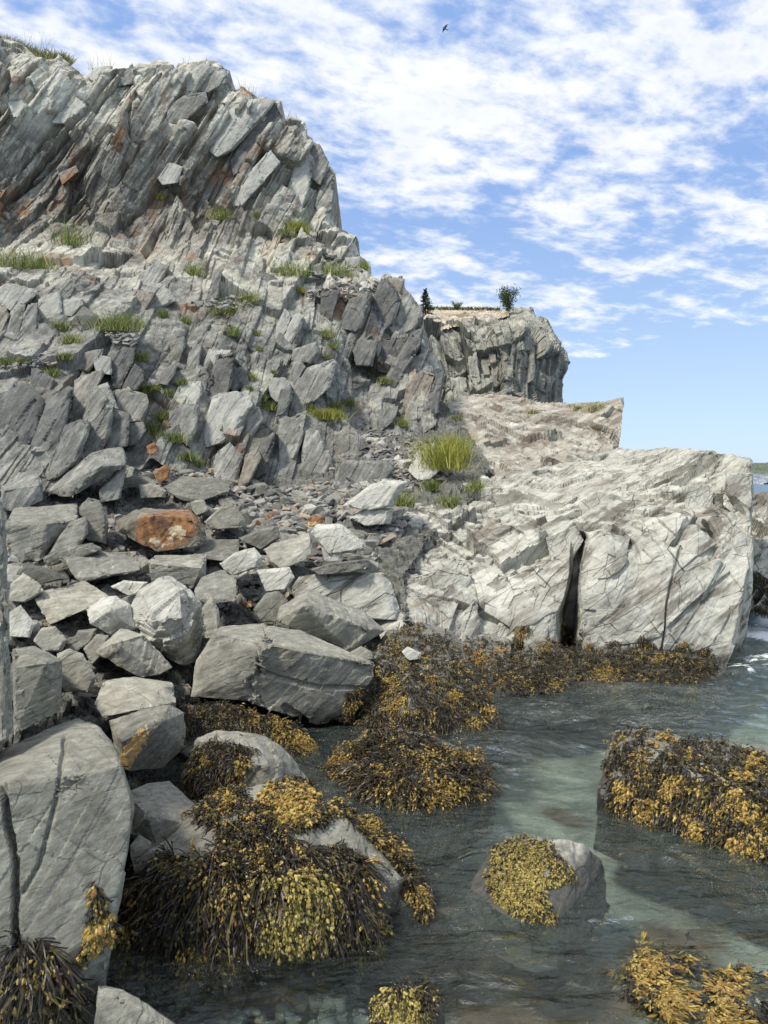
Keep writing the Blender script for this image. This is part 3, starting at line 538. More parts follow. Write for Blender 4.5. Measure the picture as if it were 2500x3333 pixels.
def traced(reg, pts, Y, thick, lean=.25, chamfer=.11, seed=0, detail=None, ledge=.009, fr=None, soft=.007, bev=True, skirt=0, flare=1.0, cracks=(), mx=9000):
    """one hull: the outline in photo pixels at distance Y; a third number on a point sets it back by that many metres"""
    p = px_(reg, pts); P2 = np.array([q[:2] for q in p]); c = P2.mean(0); h0, h1 = P2[:, 1].min(), P2[:, 1].max()
    explicit = any(len(q) > 2 for q in p); r = np.random.default_rng(seed + 5); out = []
    size = np.ptp(P2, 0).max() / FPX * Y
    for q in p:
        d = q[2] if len(q) > 2 else lean * (h1 - q[1]) / FPX * Y
        if explicit: out.append(at(q[0], q[1], Y + d))
        else:
            out.append(at(q[0], q[1], Y + d + chamfer * size * (.7 + .6 * r.random())))
            k = .74 + .16 * r.random(); ox, oy = -.05 * np.ptp(P2[:, 0]), .07 * np.ptp(P2[:, 1])
            out.append(at(c[0] + (q[0] - c[0]) * k + ox, c[1] + (q[1] - c[1]) * k + oy, Y + d))
        out.append(at(c[0] + (q[0] - c[0]) * .9, c[1] + (q[1] - c[1]) * .9, Y + d + thick))
    if skirt:
        cc = np.mean(out, 0); out += [np.array([cc[0] + (o[0] - cc[0]) * flare, cc[1] + (o[1] - cc[1]) * flare, -skirt]) for o in out if o[2] < .45]
    bm = hull_mesh(out)
    if bev:
        try: bmesh.ops.bevel(bm, geom=bm.edges[:], offset=.006 * size, segments=1, affect='EDGES', clamp_overlap=True)
        except Exception: pass
    cuts = [(np.array(e.verts[0].co), np.array(e.verts[1].co)) for e in bm.edges if len(e.link_faces) == 2 and e.link_faces[0].normal.dot(e.link_faces[1].normal) < .9 and e.calc_length() > .08 * size]
    refine(bm, detail or max(3.2 / FPX * Y * 1.0, size / 34), mx)
    V = roughen(bm, size, seed * 7 + 1, ledge, soft, fr)
    if cuts:                                            # chipped edges
        A = np.array([q[0] for q in cuts]); B = np.array([q[1] for q in cuts]) - A; dd = np.full(len(V), 1e9)
        for q0, q1 in zip(A, B):
            tt = np.clip(((V - q0) @ q1) / (q1 @ q1 + 1e-12), 0, 1); dd = np.minimum(dd, np.linalg.norm(V - q0 - tt[:, None] * q1, axis=1))
        nz = vnoise(V / size * 7 + seed, seed) + .6 * vnoise(V / size * 17 + seed, seed + 1); bm.normal_update(); nn = np.array([v.normal for v in bm.verts])
        V = V - nn * (np.clip(nz - .05, 0, .5) * .055 * size * np.exp(-(dd / (.055 * size)) ** 2))[:, None]
        for v, c_ in zip(bm.verts, V): v.co = c_
    if cracks:                                          # open joints cut into the face
        bm.normal_update(); nn = np.array([v.normal for v in bm.verts]); V = np.array([v.co for v in bm.verts]); qx, qy = to_px(V); wob = 5 * vnoise(V * 9, seed + 31)
        for line, wd, dep in cracks:
            g = np.clip(1.3 - np.abs(segdist(qx + wob, qy + wob, px_(reg, line))) / (wd * REG[reg][2]), 0, 1); V = V - nn * (dep * g)[:, None]
        for v, c_ in zip(bm.verts, V): v.co = c_
    a = bm_arrays(bm); bm.free(); return a
def rock(name, parts, mat, parent=None, **k):
    Vs, Fs, o_ = [], [], 0
    for a in parts:
        V, Fc = a; Vs.append(V); Fs.append(Fc + o_); o_ += len(V)
    V = np.concatenate(Vs); Fc = np.concatenate(Fs); c = V.mean(0)
    o = new_obj(name, V - c, Fc, M[mat], parent); o.location = c
    return o
ROCKS = []
def boulder(label, mat, reg, Y, hulls, thick=.5, name='boulder', group=None, **k):
    s = len(ROCKS) * 3 + 11
    o = rock(name, [traced(reg, h, Y, thick, seed=s + i, **k) for i, h in enumerate(hulls)], mat)
    tag(o, label, 'rock' if name != 'boulder' else 'boulder', group); ROCKS.append(o); return o

# columns and blocks of the cliff itself (parts of the cliff)
def gY(reg, pts, lift=0.0):
    p = np.array([q[:2] for q in px_(reg, pts)]); c = p.mean(0)
    return float(Dcliff(np.array([c[0]]), np.array([c[1]]))[0])
COLS = [  # region, tone, set forward, outline
 ('K', 'column_dark', .55, [(-20, 780), (0, 770), (215, 700), (240, 720), (340, 830), (330, 1050), (200, 1230), (110, 1420), (-20, 1400)]),
 ('K', 'column_dark', .25, [(240, 590), (290, 585), (420, 670), (415, 780), (360, 850), (250, 780), (235, 700)]),
 ('K', 'column_dark', .5, [(370, 830), (530, 725), (570, 745), (500, 1040), (490, 1190), (400, 1340), (330, 1400), (120, 1420), (330, 1050)]),
 ('K', 'column', .45, [(570, 680), (650, 640), (790, 605), (805, 630), (720, 740), (690, 800), (640, 970), (550, 980), (560, 850)]),
 ('K', 'column', .75, [(640, 970), (715, 730), (740, 725), (880, 880), (860, 1100), (790, 1230), (620, 1290), (690, 1010)]),
 ('K', 'column_pale', .72, [(738, 730), (830, 698), (916, 905), (872, 882)]),
 ('K', 'column', .85, [(500, 1030), (620, 985), (700, 1000), (690, 1080), (600, 1300), (480, 1400), (330, 1500), (420, 1330), (500, 1180)]),
 ('K', 'column_dark', .35, [(820, 490), (960, 430), (1050, 430), (1030, 540), (940, 740), (870, 760), (860, 520)]),
 ('K', 'column_dark', .4, [(940, 740), (1040, 550), (1110, 610), (1110, 680), (1060, 760)]),
 ('K', 'column', .5, [(885, 765), (1000, 760), (1130, 790), (1150, 850), (1110, 1000), (990, 1010), (920, 900)]),
 ('K', 'column_dark', .55, [(990, 1010), (1110, 1000), (1125, 1070), (1060, 1180), (990, 1190)]),
 ('K', 'column', .6, [(870, 900), (1000, 940), (990, 1190), (800, 1230), (860, 1090)]),
 ('K', 'column', .4, [(530, 500), (720, 450), (800, 440), (790, 500), (720, 540), (680, 620), (540, 580)]),
 ('K', 'column_pale', .3, [(720, 540), (800, 490), (860, 510), (865, 640), (790, 605), (740, 620)]),
 ('K', 'column_pale', .5, [(-20, -30), (60, -70), (290, -10), (295, 20), (215, 92), (160, 60), (100, 160), (60, 80), (-20, 90)]),
 ('K', 'column', .55, [(170, 230), (215, 95), (290, 90), (297, 240), (270, 490), (110, 500), (130, 360)]),
 ('K', 'column', .45, [(30, 400), (90, 170), (165, 80), (195, 100), (170, 240), (120, 470), (20, 480)]),
 ('K', 'column_rust', .5, [(-20, 90), (40, 110), (75, 180), (20, 300), (-20, 330)]),
 ('K', 'column', .4, [(300, 250), (345, 240), (450, 300), (455, 480), (300, 500), (280, 420)]),
 ('K', 'column_pale', .5, [(300, 60), (390, 10), (470, 0), (480, 150), (450, 220), (330, 260), (290, 180)]),
 ('K', 'column_rust', .35, [(985, 170), (1000, 80), (1040, -10), (1200, 5), (1110, 190)]),
 ('K', 'column', .4, [(1240, 640), (1290, 580), (1370, 565), (1350, 640), (1290, 725), (1230, 710)]),
 ('K', 'column_pale', .4, [(1380, 870), (1390, 700), (1550, 690), (1560, 790), (1520, 860)]),
 ('K', 'column', .3, [(1290, 560), (1330, 380), (1420, 340), (1440, 400), (1380, 560)]),
 ('K', 'column', .35, [(1440, 560), (1470, 420), (1560, 395), (1540, 560), (1480, 640)]),
 ('K', 'column', .35, [(1560, 560), (1620, 430), (1700, 425), (1690, 560), (1640, 640), (1570, 640)]),
 ('K', 'column', .5, [(1300, 920), (1380, 870), (1520, 860), (1530, 1050), (1470, 1200), (1390, 1150), (1300, 1020)]),
 ('J', 'column_pale', .75, [(180, 870), (220, 840), (330, 825), (420, 860), (440, 910), (340, 1080), (240, 1160), (140, 1180), (105, 1140)]),
 ('J', 'column', .6, [(340, 900), (400, 900), (480, 930), (500, 1010), (370, 1220), (290, 1150)]),
 ('J', 'column_dark', .5, [(210, 590), (330, 580), (310, 680), (290, 800), (170, 880), (100, 1150), (50, 1200), (80, 1080), (190, 760)]),
 ('J', 'column_pale', .45, [(120, 650), (160, 560), (300, 565), (225, 690), (170, 720)]),
 ('J', 'column_rust', .95, [(335, 1435), (390, 1230), (470, 1185), (490, 1250), (420, 1400), (380, 1440)]),
 ('J', 'column_dark', .75, [(470, 1180), (580, 1070), (590, 1100), (560, 1200), (520, 1350), (420, 1400), (490, 1250)]),
 ('J', 'column', .65, [(180, 1240), (290, 1150), (370, 1230), (340, 1430), (290, 1400), (190, 1360)]),
 ('J', 'column', .8, [(600, 1010), (640, 980), (700, 1000), (760, 1080), (750, 1150), (700, 1270), (660, 1350), (600, 1300), (590, 1150)]),
 ('J', 'column', .8, [(770, 1080), (800, 1060), (850, 1080), (900, 1170), (950, 1280), (900, 1390), (800, 1370), (750, 1330), (745, 1200)]),
 ('J', 'column', .7, [(670, 830), (780, 680), (950, 620), (965, 640), (930, 800), (850, 880), (700, 930), (620, 960)]),
 ('J', 'column_dark', .6, [(580, 990), (610, 820), (680, 790), (690, 880), (640, 960)]),
 ('J', 'column_pale', .5, [(530, 800), (560, 740), (640, 740), (680, 780), (640, 870), (590, 900), (540, 850)]),
 ('J', 'column', .5, [(680, 720), (690, 640), (740, 630), (770, 670), (700, 800)]),
 ('J', 'column', .4, [(420, 590), (480, 565), (550, 640), (530, 700), (430, 730)]),
 ('J', 'column', .4, [(300, 680), (400, 665), (410, 780), (320, 830), (290, 810)]),
 ('J', 'column_pale', .55, [(575, 500), (590, 400), (640, 300), (680, 340), (660, 420), (600, 520)]),
 ('J', 'column_pale', .6, [(620, 520), (670, 390), (710, 330), (760, 340), (700, 480), (650, 570)]),
 ('J', 'column_dark', .5, [(650, 570), (745, 365), (755, 400), (700, 540)]),  # shaded side of the twin pale slabs, shade put into its tone
 ('J', 'column', .4, [(690, 560), (840, 510), (855, 570), (800, 650), (680, 630)]),
 ('J', 'column_dark', .6, [(955, 430), (1050, 240), (1160, 230), (1195, 190), (1130, 420), (1095, 452)]),
 ('J', 'column_dark', .7, [(1135, 440), (1240, 130), (1290, 112), (1350, 180), (1370, 260), (1330, 400), (1260, 455)]),
 ('J', 'column_rust', .5, [(1290, 112), (1400, 110), (1395, 150), (1350, 260)]),
 ('J', 'column', .6, [(1310, 460), (1360, 340), (1400, 180), (1440, 200), (1500, 300), (1515, 350), (1460, 430), (1380, 468)]),
 ('J', 'column_dark', .35, [(850, 420), (870, 200), (990, 180), (950, 330), (930, 420)]),
 ('J', 'column_dark', .45, [(1070, 570), (1100, 500), (1235, 490), (1195, 670), (1090, 670)]),
 ('J', 'column_dark', .5, [(1220, 640), (1262, 490), (1420, 480), (1340, 720), (1235, 700)]),
 ('J', 'column_dark', .7, [(1350, 640), (1450, 460), (1510, 430), (1500, 520), (1380, 680), (1280, 860), (1200, 1040), (1120, 1030), (1120, 1000), (1180, 880), (1280, 840)]),
 ('J', 'column', .5, [(1320, 780), (1360, 670), (1480, 650), (1550, 560), (1520, 680), (1390, 800), (1380, 870), (1330, 870)]),
 ('J', 'column_rust', .7, [(1385, 900), (1420, 760), (1500, 700), (1590, 720), (1560, 880), (1470, 1000), (1395, 990)]),
 ('J', 'column_dark', .75, [(1500, 1060), (1600, 720), (1650, 700), (1620, 960), (1530, 1040)]),
 ('J', 'column', .6, [(1250, 940), (1360, 920), (1340, 1010), (1250, 1080), (1220, 1030)]),
 ('J', 'column_pale', .5, [(1540, 610), (1580, 600), (1620, 680), (1560, 710)]),
 ('J', 'column', .3, [(430, 190), (480, 60), (560, 90), (690, 190), (640, 210), (540, 230), (430, 240)]),
 ('J', 'column', .3, [(130, 250), (200, 60), (240, 70), (215, 240), (150, 270)]),
 ('J', 'column', .3, [(780, 170), (800, 30), (870, 10), (890, 90), (830, 180)]),
 ('J', 'column_dark', .3, [(870, 160), (940, 90), (970, 100), (900, 180)]),
 ('J', 'column_pale', .3, [(1020, -20), (1120, -30), (1130, 30), (1040, 50)]),
 ('A', 'column', .4, [(0, 310), (40, 268), (180, 270), (195, 380), (120, 460), (60, 430)]),
 ('A', 'column_pale', .5, [(150, 470), (230, 350), (310, 350), (370, 460), (300, 540), (200, 530)]),
 ('A', 'column_pale', .6, [(35, 440), (100, 432), (135, 500), (60, 505)]),
 ('A', 'column_pale', .5, [(375, 330), (420, 290), (485, 283), (480, 340), (420, 370)]),
 ('A', 'column_pale', .5, [(760, 370), (830, 290), (910, 272), (900, 300), (840, 390), (770, 400)]),
 ('A', 'column', .4, [(840, 395), (910, 285), (980, 300), (985, 350), (900, 400)]),
 ('A', 'column', .4, [(490, 320), (600, 290), (660, 290), (630, 350), (500, 375)]),
 ('A', 'column', .4, [(620, 360), (680, 280), (750, 280), (740, 340), (690, 370)]),
 ('A', 'column_pale', .7, [(880, 640), (980, 480), (1060, 430), (1190, 435), (1150, 490), (1010, 650), (940, 680)]),
 ('A', 'column_dark', .55, [(985, 690), (1100, 510), (1195, 440), (1220, 500), (1110, 690), (1010, 760)]),  # side of the bright sloping slab turned from the sun, painted dark
 ('A', 'column_pale', .7, [(990, 890), (1060, 770), (1170, 645), (1215, 700), (1130, 790), (1040, 900)]),
 ('A', 'column', .55, [(700, 470), (800, 410), (890, 395), (900, 440), (790, 540), (730, 530)]),
 ('A', 'column_pale', .5, [(1160, 890), (1220, 850), (1260, 880), (1210, 960), (1150, 950)]),
 ('A', 'column_pale', .5, [(1225, 560), (1270, 520), (1325, 545), (1330, 640), (1260, 650)]),
 ('A', 'column_pale', .5, [(1240, 820), (1270, 700), (1320, 660), (1350, 760), (1310, 900), (1260, 930)]),
 ('A', 'column', .5, [(1215, 1145), (1260, 1085), (1300, 1120), (1280, 1170), (1230, 1180)]),
 ('A', 'column', .5, [(600, 1180), (680, 1130), (730, 1150), (690, 1230), (600, 1240)]),
 ('A', 'column_pale', .5, [(600, 1300), (640, 1220), (720, 1230), (760, 1300), (700, 1330)]),
 ('A', 'column_pale', .5, [(680, 770), (730, 700), (790, 720), (770, 790), (700, 800)]),
 ('A', 'column_pale', .4, [(420, 850), (470, 740), (540, 700), (560, 790), (500, 900), (430, 960)]),
 ('A', 'column', .45, [(1330, 640), (1380, 620), (1420, 700), (1390, 800), (1340, 760)]),
 ('A', 'column', .45, [(1360, 880), (1400, 760), (1450, 750), (1440, 900), (1390, 960)]),
 ('A', 'column_rust', .4, [(250, 750), (330, 715), (340, 740), (270, 800)]),
]
for i, (reg, tone, fwd, pts) in enumerate(COLS):
    Yc = gY(reg, pts) - fwd * .9
    rock('rock_column', [traced(reg, pts, Yc, 1.3, lean=.30, chamfer=.08, seed=300 + i, fr=F62, ledge=.012)], tone, parent=cliff)

for i, (reg, fwd, pts) in enumerate(HB):
    p = np.array([q[:2] for q in px_(reg, pts)]); Yc = float(Dhead(p[:, 0], p[:, 1]).mean()) - .05 - fwd * .35
    rock('rock_buttress', [traced(reg, pts, Yc, 1.6, lean=.35, chamfer=.06, seed=600 + i, fr=frame(60, .8, .5), ledge=.014, skirt=(.6 if reg == 'E' else 0))], 'headland', parent=headland)
# ------------------------------------------------------------------ boulders of the beach, each a thing
boulder('large cracked grey slab tilted over the dark gap above the seaweed, biggest of the beach', 'slate', 'D', 6.5,
  [[(1150, 658, 0), (1300, 690, .05), (1620, 742, .35), (1615, 800, .35), (1570, 850, .33), (1490, 990, .28), (1370, 1010, .2), (1110, 925, .1), (1045, 825, .05), (1130, 570, .75), (1300, 600, .9), (1460, 680, .8)],
   [(920, 612, .18), (1155, 660, -.02), (1100, 800, .02), (1112, 905, .1), (825, 886, .12), (845, 730, .3), (960, 582, .7), (1132, 572, .75)]], thick=.8, ledge=.007, detail=.022, mx=26000, cracks=[([(1150, 655), (1110, 790), (1060, 830), (1115, 900)], 13, .06), ([(1105, 775), (1340, 842), (1570, 852)], 11, .03), ([(1230, 930), (1320, 990)], 14, .06)])
boulder('bright white-grey boulder with wavy layered front, standing in the middle of the rubble', 'slate_pale', 'D', 7.2,
  [[(690, 378, .45), (735, 372, .45), (800, 420, .3), (872, 490, .35), (876, 600, .3), (835, 738, .15), (790, 742, .1), (640, 660, .1), (553, 550, .35), (600, 430, .4), (780, 430, .05), (700, 560, -.2), (790, 545, -.15)]], thick=.6, ledge=.03)
boulder('dark grey block wedged under the bright white-grey boulder', 'slate', 'D', 6.6,
  [[(500, 655, .0), (620, 615, .2), (745, 760, .25), (690, 790, .15), (610, 805, .1), (545, 775, .05), (440, 710, .15), (412, 690, .25), (470, 640, .4), (520, 590, .6)]])
boulder('flat grey-green slab left of the rounded pale boulder', 'slate', 'D', 7.7,
  [[(150, 460, .3), (190, 430, .5), (365, 385, .9), (480, 455, .45), (370, 510, .1), (215, 575, 0), (185, 530, .1)]], thick=.4)
boulder('rounded pale tan boulder with curved bedding between flat slab and white boulder', 'slate_pale', 'D', 7.2,
  [[(370, 510, .3), (440, 460, .35), (500, 452, .35), (560, 490, .3), (578, 590, .2), (480, 625, .05), (390, 570, .1), (470, 520, -.08)]], soft=.03)
boulder('angular dark-fronted boulder with pale sloping top beside the pale headland', 'slate', 'D', 7.5,
  [[(1212, 500, .3), (1335, 425, .5), (1560, 512, .6), (1662, 602, .5), (1515, 692, .2), (1240, 580, .1), (1190, 560, .2), (1310, 495, -.05), (1600, 590, .3)]], thick=.5)
boulder('long pale buff boulder leaning against the headland foot', 'headland', 'W', 9.0,
  [[(630, 1268), (645, 1245), (700, 1237), (730, 1262), (740, 1330), (690, 1340), (640, 1300)], [(690, 1262), (715, 1235), (830, 1238), (845, 1262), (872, 1338), (730, 1338)]], thick=.5)
boulder('slim upright grey stone right of the bright white-grey boulder', 'slate', 'D', 7.1, [[(870, 500), (915, 450), (945, 510), (952, 600), (930, 640), (885, 630)]], thick=.3)
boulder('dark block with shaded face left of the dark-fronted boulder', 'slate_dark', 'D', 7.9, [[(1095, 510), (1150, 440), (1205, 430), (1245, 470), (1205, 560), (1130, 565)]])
boulder('squared grey block with vertical scratches below the rust boulder', 'slate', 'D', 8.7, [[(640, 300, .1), (668, 277, .5), (895, 272, .55), (890, 370, .2), (830, 420, .05), (655, 390, .05), (645, 310, 0), (870, 330, .02)]])
boulder('flat dark slab lying right of the rust boulder, top nearly a rhombus', 'slate_dark', 'D', 9.6, [[(838, 272, .1), (890, 210, .7), (1035, 205, .8), (1032, 258, .3), (975, 302, .05), (850, 285, 0)]], thick=.3)
boulder('light grey rounded boulder with white scratches in mid rubble', 'slate_pale', 'D', 9.0, [[(948, 310), (1010, 265), (1100, 240), (1132, 280), (1125, 325), (1010, 362), (970, 345)]])
boulder('tall flat-faced tan grey boulder leaning left in mid rubble', 'slate', 'D', 9.2, [[(1138, 250, .3), (1180, 225, .3), (1332, 180, .4), (1345, 230, .25), (1345, 285, .2), (1215, 335, 0), (1170, 300, .05)]])
boulder('pale slab with a broken lower edge near the right of the rubble', 'slate_pale', 'D', 9.7, [[(1345, 165), (1370, 138), (1480, 140), (1592, 240), (1480, 252), (1430, 270), (1380, 215)], [(1385, 230), (1480, 250), (1475, 300), (1400, 305)]], thick=.3)
boulder('rust-brown stained boulder with white mineral patch in the mid rubble', 'slate_rust', 'D', 9.6,
  [[(575, 85, .35), (620, 70, .7), (820, 80, .75), (870, 130, .5), (892, 190, .3), (870, 235, .15), (680, 262, 0), (500, 172, .35), (490, 135, .5), (645, 100, .0), (840, 120, .2)]], thick=.6)
boulder('big grey block with cream cracked front at the far left, under the cliff wall', 'slate', 'D', 9.4,
  [[(18, 150, .1), (60, 72, .8), (335, 52, .9), (330, 120, .3), (205, 222, .02), (165, 300, .0), (40, 302, .05), (200, 140, 0)], [(300, 130), (375, 105), (380, 180), (330, 260), (205, 270)]], thick=.7)
boulder('dark layered upright block right of the big cream-fronted block', 'slate_dark', 'D', 10.0, [[(335, 80), (380, 25), (430, 40), (470, 130), (460, 230), (380, 210), (350, 160)]])
boulder('long dark slab lying along the foot of the cream-fronted block', 'slate_dark', 'D', 8.9, [[(180, 290), (250, 250), (400, 220), (450, 250), (330, 290), (200, 325)]], thick=.3)
boulder('broad low grey slab in front of the long dark slab', 'slate', 'D', 8.6, [[(255, 280, .3), (300, 262, .6), (560, 262, .7), (608, 300, .4), (605, 340, .2), (470, 360, .05), (350, 392, 0), (330, 375, 0)]], thick=.4)
boulder('thin dark stone with pointed end at the left edge of the rubble', 'slate_dark', 'D', 8.3, [[(75, 345), (120, 308), (230, 340), (295, 375), (200, 395), (100, 385)]], thick=.3)
boulder('light grey flaked stone at the left picture edge below the thin dark stone', 'slate', 'D', 7.9, [[(40, 470), (45, 400), (100, 350), (170, 395), (190, 430), (110, 480)]], thick=.4)
boulder('crumbly whitish stone at the left edge above the grey wall block', 'slate_pale', 'D', 7.2, [[(40, 630), (42, 520), (90, 490), (150, 570), (130, 630)]], thick=.4)
boulder('jagged light stone right of the crumbly whitish stone', 'slate', 'D', 7.1, [[(145, 640), (180, 590), (240, 580), (292, 640), (270, 690), (190, 690)]], thick=.4)
boulder('small dark stone between jagged light stone and leaning flake', 'slate_dark', 'D', 7.2, [[(285, 680), (340, 600), (420, 590), (400, 640), (330, 695)]], thick=.3)
boulder('leaning grey flake left of the wedged dark block', 'slate', 'D', 7.0, [[(360, 680), (420, 615), (470, 620), (465, 680), (400, 755)]], thick=.3)
boulder('rough grey block with dark hollow right of the tall left wall block', 'slate', 'D', 6.2, [[(245, 700), (300, 680), (360, 700), (415, 800), (400, 870), (280, 860), (255, 780)]])
boulder('tall smooth grey block standing at the left behind the huge near boulder', 'near', 'D', 5.2,
  [[(55, 680, .3), (150, 668, .5), (265, 732, .2), (262, 945, .1), (60, 1055, .0), (70, 760, 0), (200, 740, .0)]], thick=.7)
boulder('sheer grey rock wall cut by the left picture edge', 'near', 'W', 3.4, [[(-120, 1060), (2, 1085), (14, 1250), (25, 1420), (24, 1590), (-120, 1700)]], thick=.7, chamfer=.05)
boulder('huge near boulder with slanting scratches and a long crack, lower left corner', 'near', 'F', 2.75,
  [[(0, 150, 1.0), (180, 60, 1.15), (335, 0, 1.2), (400, 20, 1.15), (432, 40, 1.0), (492, 110, .85), (525, 215, .55), (578, 380, .5), (548, 600, .42), (480, 880, .3), (430, 1000, .28), (412, 1400, .3), (-250, 1400, 0), (-250, 500, .3), (20, 310, .30), (160, 180, .62), (285, 80, .85)]], thick=1.3, ledge=.006, soft=.006, detail=.013, mx=60000, cracks=[([(285, 80), (262, 260), (225, 420), (170, 640), (80, 800)], 11, .022), ([(15, 300), (40, 480), (70, 620), (70, 980)], 15, .06)])
boulder('grey boulder with a flaking orange patch, below the stepped boulder', 'near_orange', 'D', 5.0,
  [[(470, 990, .25), (560, 958, .2), (735, 915, .3), (798, 955, .35), (800, 1020, .35), (797, 1110, .3), (700, 1195, .15), (560, 1210, .05), (520, 1190, .1), (530, 1080, .0), (690, 1000, .05)]], thick=.5)
boulder('stepped flat-topped boulder above the one with the orange patch', 'slate', 'D', 5.4, [[(445, 820, .6), (580, 800, .8), (700, 822, .6), (745, 830, .5), (762, 910, .3), (560, 950, .02), (440, 975, .1), (405, 920, .3)]], thick=.4)
boulder('rounded cracked grey boulder behind the huge near boulder, above hanging seaweed', 'near', 'F', 4.0,
  [[(545, 330, .4), (640, 290, .6), (730, 278, .6), (830, 370, .4), (900, 430, .3), (946, 580, .15), (860, 660, .05), (700, 640, .0), (560, 510, .1), (640, 430, .0), (850, 470, .08)]], thick=.5)
boulder('small tan slab leaning on the rounded cracked boulder', 'near', 'F', 3.75, [[(560, 560), (600, 510), (650, 540), (715, 640), (700, 745), (640, 700), (580, 660)]], thick=.25)
wr1 = boulder('smooth grey dome with two cracks, half covered in dark rockweed', 'near', 'D', 4.8,
  [[(800, 1240, .3), (845, 1060, .35), (930, 1030, .4), (1040, 1040, .35), (1100, 1050, .3), (1200, 1092, .3), (1290, 1170, .3), (1350, 1250, .3), (1330, 1400, .1), (1100, 1480, -.05), (850, 1450, .0), (1000, 1180, .0), (1150, 1180, -.02)]], thick=.7, soft=.02)
wr2 = boulder('long wet boulder sloping into the water under golden rockweed', 'near', 'F', 3.45,
  [[(600, 620, .35), (900, 560, .3), (1000, 300, .8), (1250, 300, .72), (1400, 350, .6), (1600, 540, .45), (1760, 690, .37), (1830, 800, .36), (1840, 850, .34), (1700, 900, .28), (1560, 860, .16), (1300, 920, .08), (1050, 930, .06), (700, 960, .1), (560, 880, .2), (520, 780, .3), (1250, 500, .34), (1500, 640, .36), (900, 720, .12), (1250, 700, .12)]], thick=.9, ledge=.01, soft=.02, skirt=.1)
boulder('wet grey rock at the bottom edge beside the pebbles', 'near', 'F', 2.75, [[(425, 1160), (520, 1180), (640, 1240), (760, 1330), (740, 1420), (400, 1420)]], thick=.4)
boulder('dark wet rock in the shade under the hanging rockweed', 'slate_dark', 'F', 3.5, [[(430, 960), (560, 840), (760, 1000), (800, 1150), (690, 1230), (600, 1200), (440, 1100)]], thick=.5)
# weed-covered rocks at the water
wr3 = boulder('low hummock fully covered in rockweed below the pale headland', 'slate_dark', 'L', 6.65,
  [[(640, 560, 1.0), (760, 420, 1.6), (1000, 370, 1.85), (1180, 450, 1.65), (1250, 650, .95), (1420, 860, .55), (1490, 1080, .12), (1300, 1110, .0), (1000, 1080, .02), (700, 1040, .05), (600, 1000, .15), (600, 800, .5), (880, 700, .55), (1150, 720, .6), (900, 900, .15)]], thick=1.2, soft=.03, skirt=.3, flare=1.1)
wr4 = boulder('flat weed-draped rock awash between the big slab and the open water', 'slate_dark', 'L', 5.0,
  [[(420, 1260, .9), (600, 1120, .95), (820, 1080, .94), (1000, 1130, .92), (1100, 1220, .77), (1300, 1230, .82), (1400, 1330, .75), (1420, 1500, .37), (1250, 1600, .1), (950, 1610, 0), (700, 1570, .1), (480, 1500, .35), (340, 1370, .72), (900, 1330, .3), (1200, 1400, .35)]], thick=.7, soft=.03, skirt=.3, flare=1.1)
wr5 = boulder('barrel-shaped rock wholly coated in bladdery rockweed at the right edge', 'slate_dark', 'G', 4.4,
  [[(970, 110, 1.05), (1000, 60, 1.2), (1150, 55, 1.15), (1400, 90, 1.0), (1600, 140, .85), (1800, 160, .7), (1950, 300, .35), (1950, 620, -.2), (1640, 620, -.1), (1400, 540, .15), (1200, 450, .4), (1000, 390, .6), (945, 330, .68), (975, 200, .85), (1300, 230, .5), (1600, 330, .15)]], thick=.8, soft=.03, skirt=.3, flare=1.1)
wr6 = boulder('small awash rock with yellow weed and a barnacled dark rim, standing in the pool', 'slate_pale', 'G', 3.75,
  [[(350, 760, .27), (470, 560, .65), (600, 520, .68), (740, 545, .57), (765, 525, .45), (860, 560, .42), (930, 620, .46), (925, 680, .38), (850, 770, .2), (740, 900, .0), (640, 920, -.04), (500, 830, .12), (720, 640, .40), (880, 640, .36)]], thick=.25, soft=.02, skirt=.2, flare=1.2)
wr7 = boulder('weed-tufted stone breaking the surface at the bottom edge', 'slate', 'G', 2.95, [[(-60, 1260), (60, 1160), (180, 1170), (260, 1240), (250, 1340), (-40, 1380)]], thick=.3, skirt=.3, flare=1.1)
hol = boulder('dark rock smothered in black rockweed in the hollow before the big tilted slab', 'slate_dark', 'D', 5.9,
  [[(765, 1000, .3), (800, 940, .5), (1000, 925, .6), (1120, 960, .5), (1300, 1010, .5), (1400, 1140, .3), (1410, 1230, .1), (1200, 1250, 0), (900, 1210, 0), (770, 1120, .1)]], thick=.5, soft=.03, skirt=.3)
apron = boulder('low rock ledge clad in dark rockweed along the foot of the pale headland', 'slate_dark', 'E', 7.75,
  [[(530, 870, 0), (700, 862, .05), (820, 850, .15), (840, 700, 1.3), (700, 640, 1.5), (540, 700, 1.3), (640, 760, .5)], [(320, 650, 1.3), (440, 620, 1.5), (545, 640, 1.4), (550, 855, .2), (470, 905, .0), (390, 870, .15), (330, 770, .6)], [(830, 700, 1.3), (1000, 680, 1.35), (1250, 700, 1.3), (1460, 745, 1.15), (1450, 790, .85), (1320, 890, .15), (1150, 925, -.05), (1000, 870, .15), (860, 800, .5), (1150, 800, .45)]], thick=.6, soft=.03, skirt=.3, flare=1.1)
boulder('square stub of rock green with weed at the foot of the headland', 'slate_dark', 'E', 8.1, [[(1010, 940), (1050, 850), (1110, 820), (1130, 900), (1120, 950)]], thick=.4)
boulder('bare white stone lying in the rockweed hummock', 'slate_pale', 'L', 7.35, [[(845, 560), (885, 528), (980, 570), (965, 610), (905, 620), (880, 600)]], thick=.2)
boulder('small round bare stone under the nose of the big slab', 'slate', 'L', 7.3, [[(490, 570), (570, 525), (640, 560), (655, 610), (560, 620)]], thick=.3)
